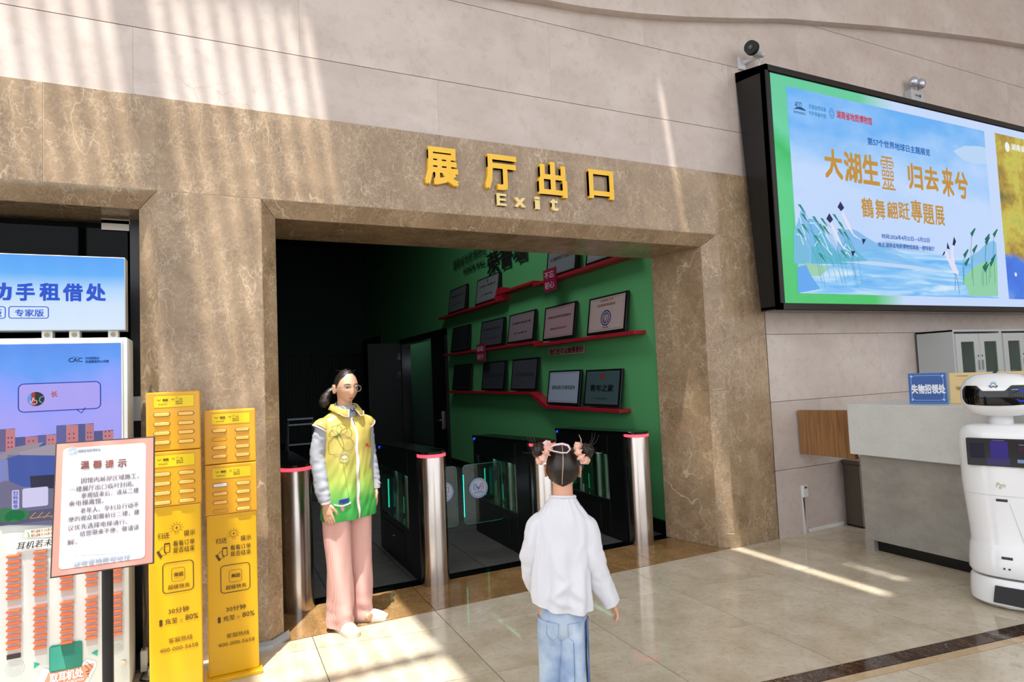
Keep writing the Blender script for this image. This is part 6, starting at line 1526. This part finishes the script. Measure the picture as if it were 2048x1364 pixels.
# jeans
tj = NT('washed_denim'); p_ = tj.pos(obj=True); n1 = tj.n('TexNoise', Vector=p_, Scale=7., Detail=4.).outputs[0]; xx_ = tj.n('SeparateXYZ', i0=p_).outputs
n2 = tj.n('TexNoise', Vector=tj.n('VectorMath', operation='MULTIPLY', i0=p_, i1=(600., 600., 60.)).outputs[0], Scale=1., Detail=2.).outputs[0]
tj.set('Base Color', tj.mix(tj.n('Math', operation='MULTIPLY', i0=n2, i1=.25).outputs[0], tj.ramp(n1, [(.38, '7490b8'), (.5, '9db2cc'), (.62, 'b9c8d8')]), 'd0dae4')); tj.set('Roughness', .9); M_JEAN = tj.M
tj2 = NT('blue_denim'); n1 = tj2.n('TexNoise', Vector=tj2.pos(obj=True), Scale=9., Detail=4.).outputs[0]; tj2.set('Base Color', tj2.ramp(n1, [(.3, '4b6a9c'), (.7, '6f8ebc')])); tj2.set('Roughness', .9); M_JEAN2 = tj2.M
b = MB(); b.loft([ell_ring(0, .0, .090, .076, .60, 36), ell_ring(0, 0, .094, .082, .54, 36), ell_ring(0, 0, .093, .082, .49, 36), ell_ring(0, 0, .07, .06, .46, 36)])
je = None
for k_, (x_, y_, _) in enumerate(KL):
    s = -1 if k_ == 0 else 1; rings = []
    for i in range(51):
        t_ = i/50; z_ = .53-(.53-.02)*t_; cx = x_*(1-.05*t_); cy = y_*t_
        ra = .054+.012*t_; rbb = .074+.006*t_
        rings.append([V((cx+(ra+w__)*cos(a_), cy+(rbb+w__)*sin(a_), z_)) for a_, w__ in [(2*pi*j/36, .006*noise.noise(V((cos(2*pi*j/36)*1.4+s*3, sin(2*pi*j/36)*1.4, z_*9)))+.003*sin(2*pi*j/36*4+z_*14)) for j in range(36)]])
    b.cur = 0; b.loft(rings)
je = b.build('jeans', M_JEAN, C_, local=True, smooth=True)
def jp(x_, z_, d=.0): return V((x_, math.sqrt(max(0, 1-(x_/.095)**2))*.082+.003+d, z_))
MB().tube([jp(x_, z_) for x_, z_ in ((.018, .53), (.064, .535), (.066, .48), (.042, .462), (.020, .48))], .0014, 5, close=True).build('back_pocket', mat('8aa2c2', .9), je, local=True); MB().tube([jp(x_, z_) for x_, z_ in ((-.018, .53), (-.064, .535), (-.066, .48), (-.042, .462), (-.020, .48))], .0014, 5, close=True).build('back_pocket', mat('8aa2c2', .9), je, local=True)
MB().tube([V((-.040-.004*k*.2, .078+.035*k/12+.0, .46-.44*k/12)) for k in range(13)], .0013, 5).build('seam', mat('5f7aa6', .9), je, local=True)
rings = [[V((-.040+(.060+.012*t_)*cos(a_), .03*t_+(.080+.006*t_)*sin(a_), .53-.51*t_)) for a_ in [RD(148+12*j) for j in range(5)]] for t_ in [i/20 for i in range(21)]]
vs_ = [p for r_ in rings for p in r_]
MB().add(vs_, [(i*5+j, i*5+j+1, i*5+j+6, i*5+j+5) for i in range(20) for j in range(4)]).build('side_panel', M_JEAN2, je, local=True, smooth=True)
shoe(-.040, .02, RD(0), C_, .19); shoe(.046, -.08, RD(0), C_, .19)
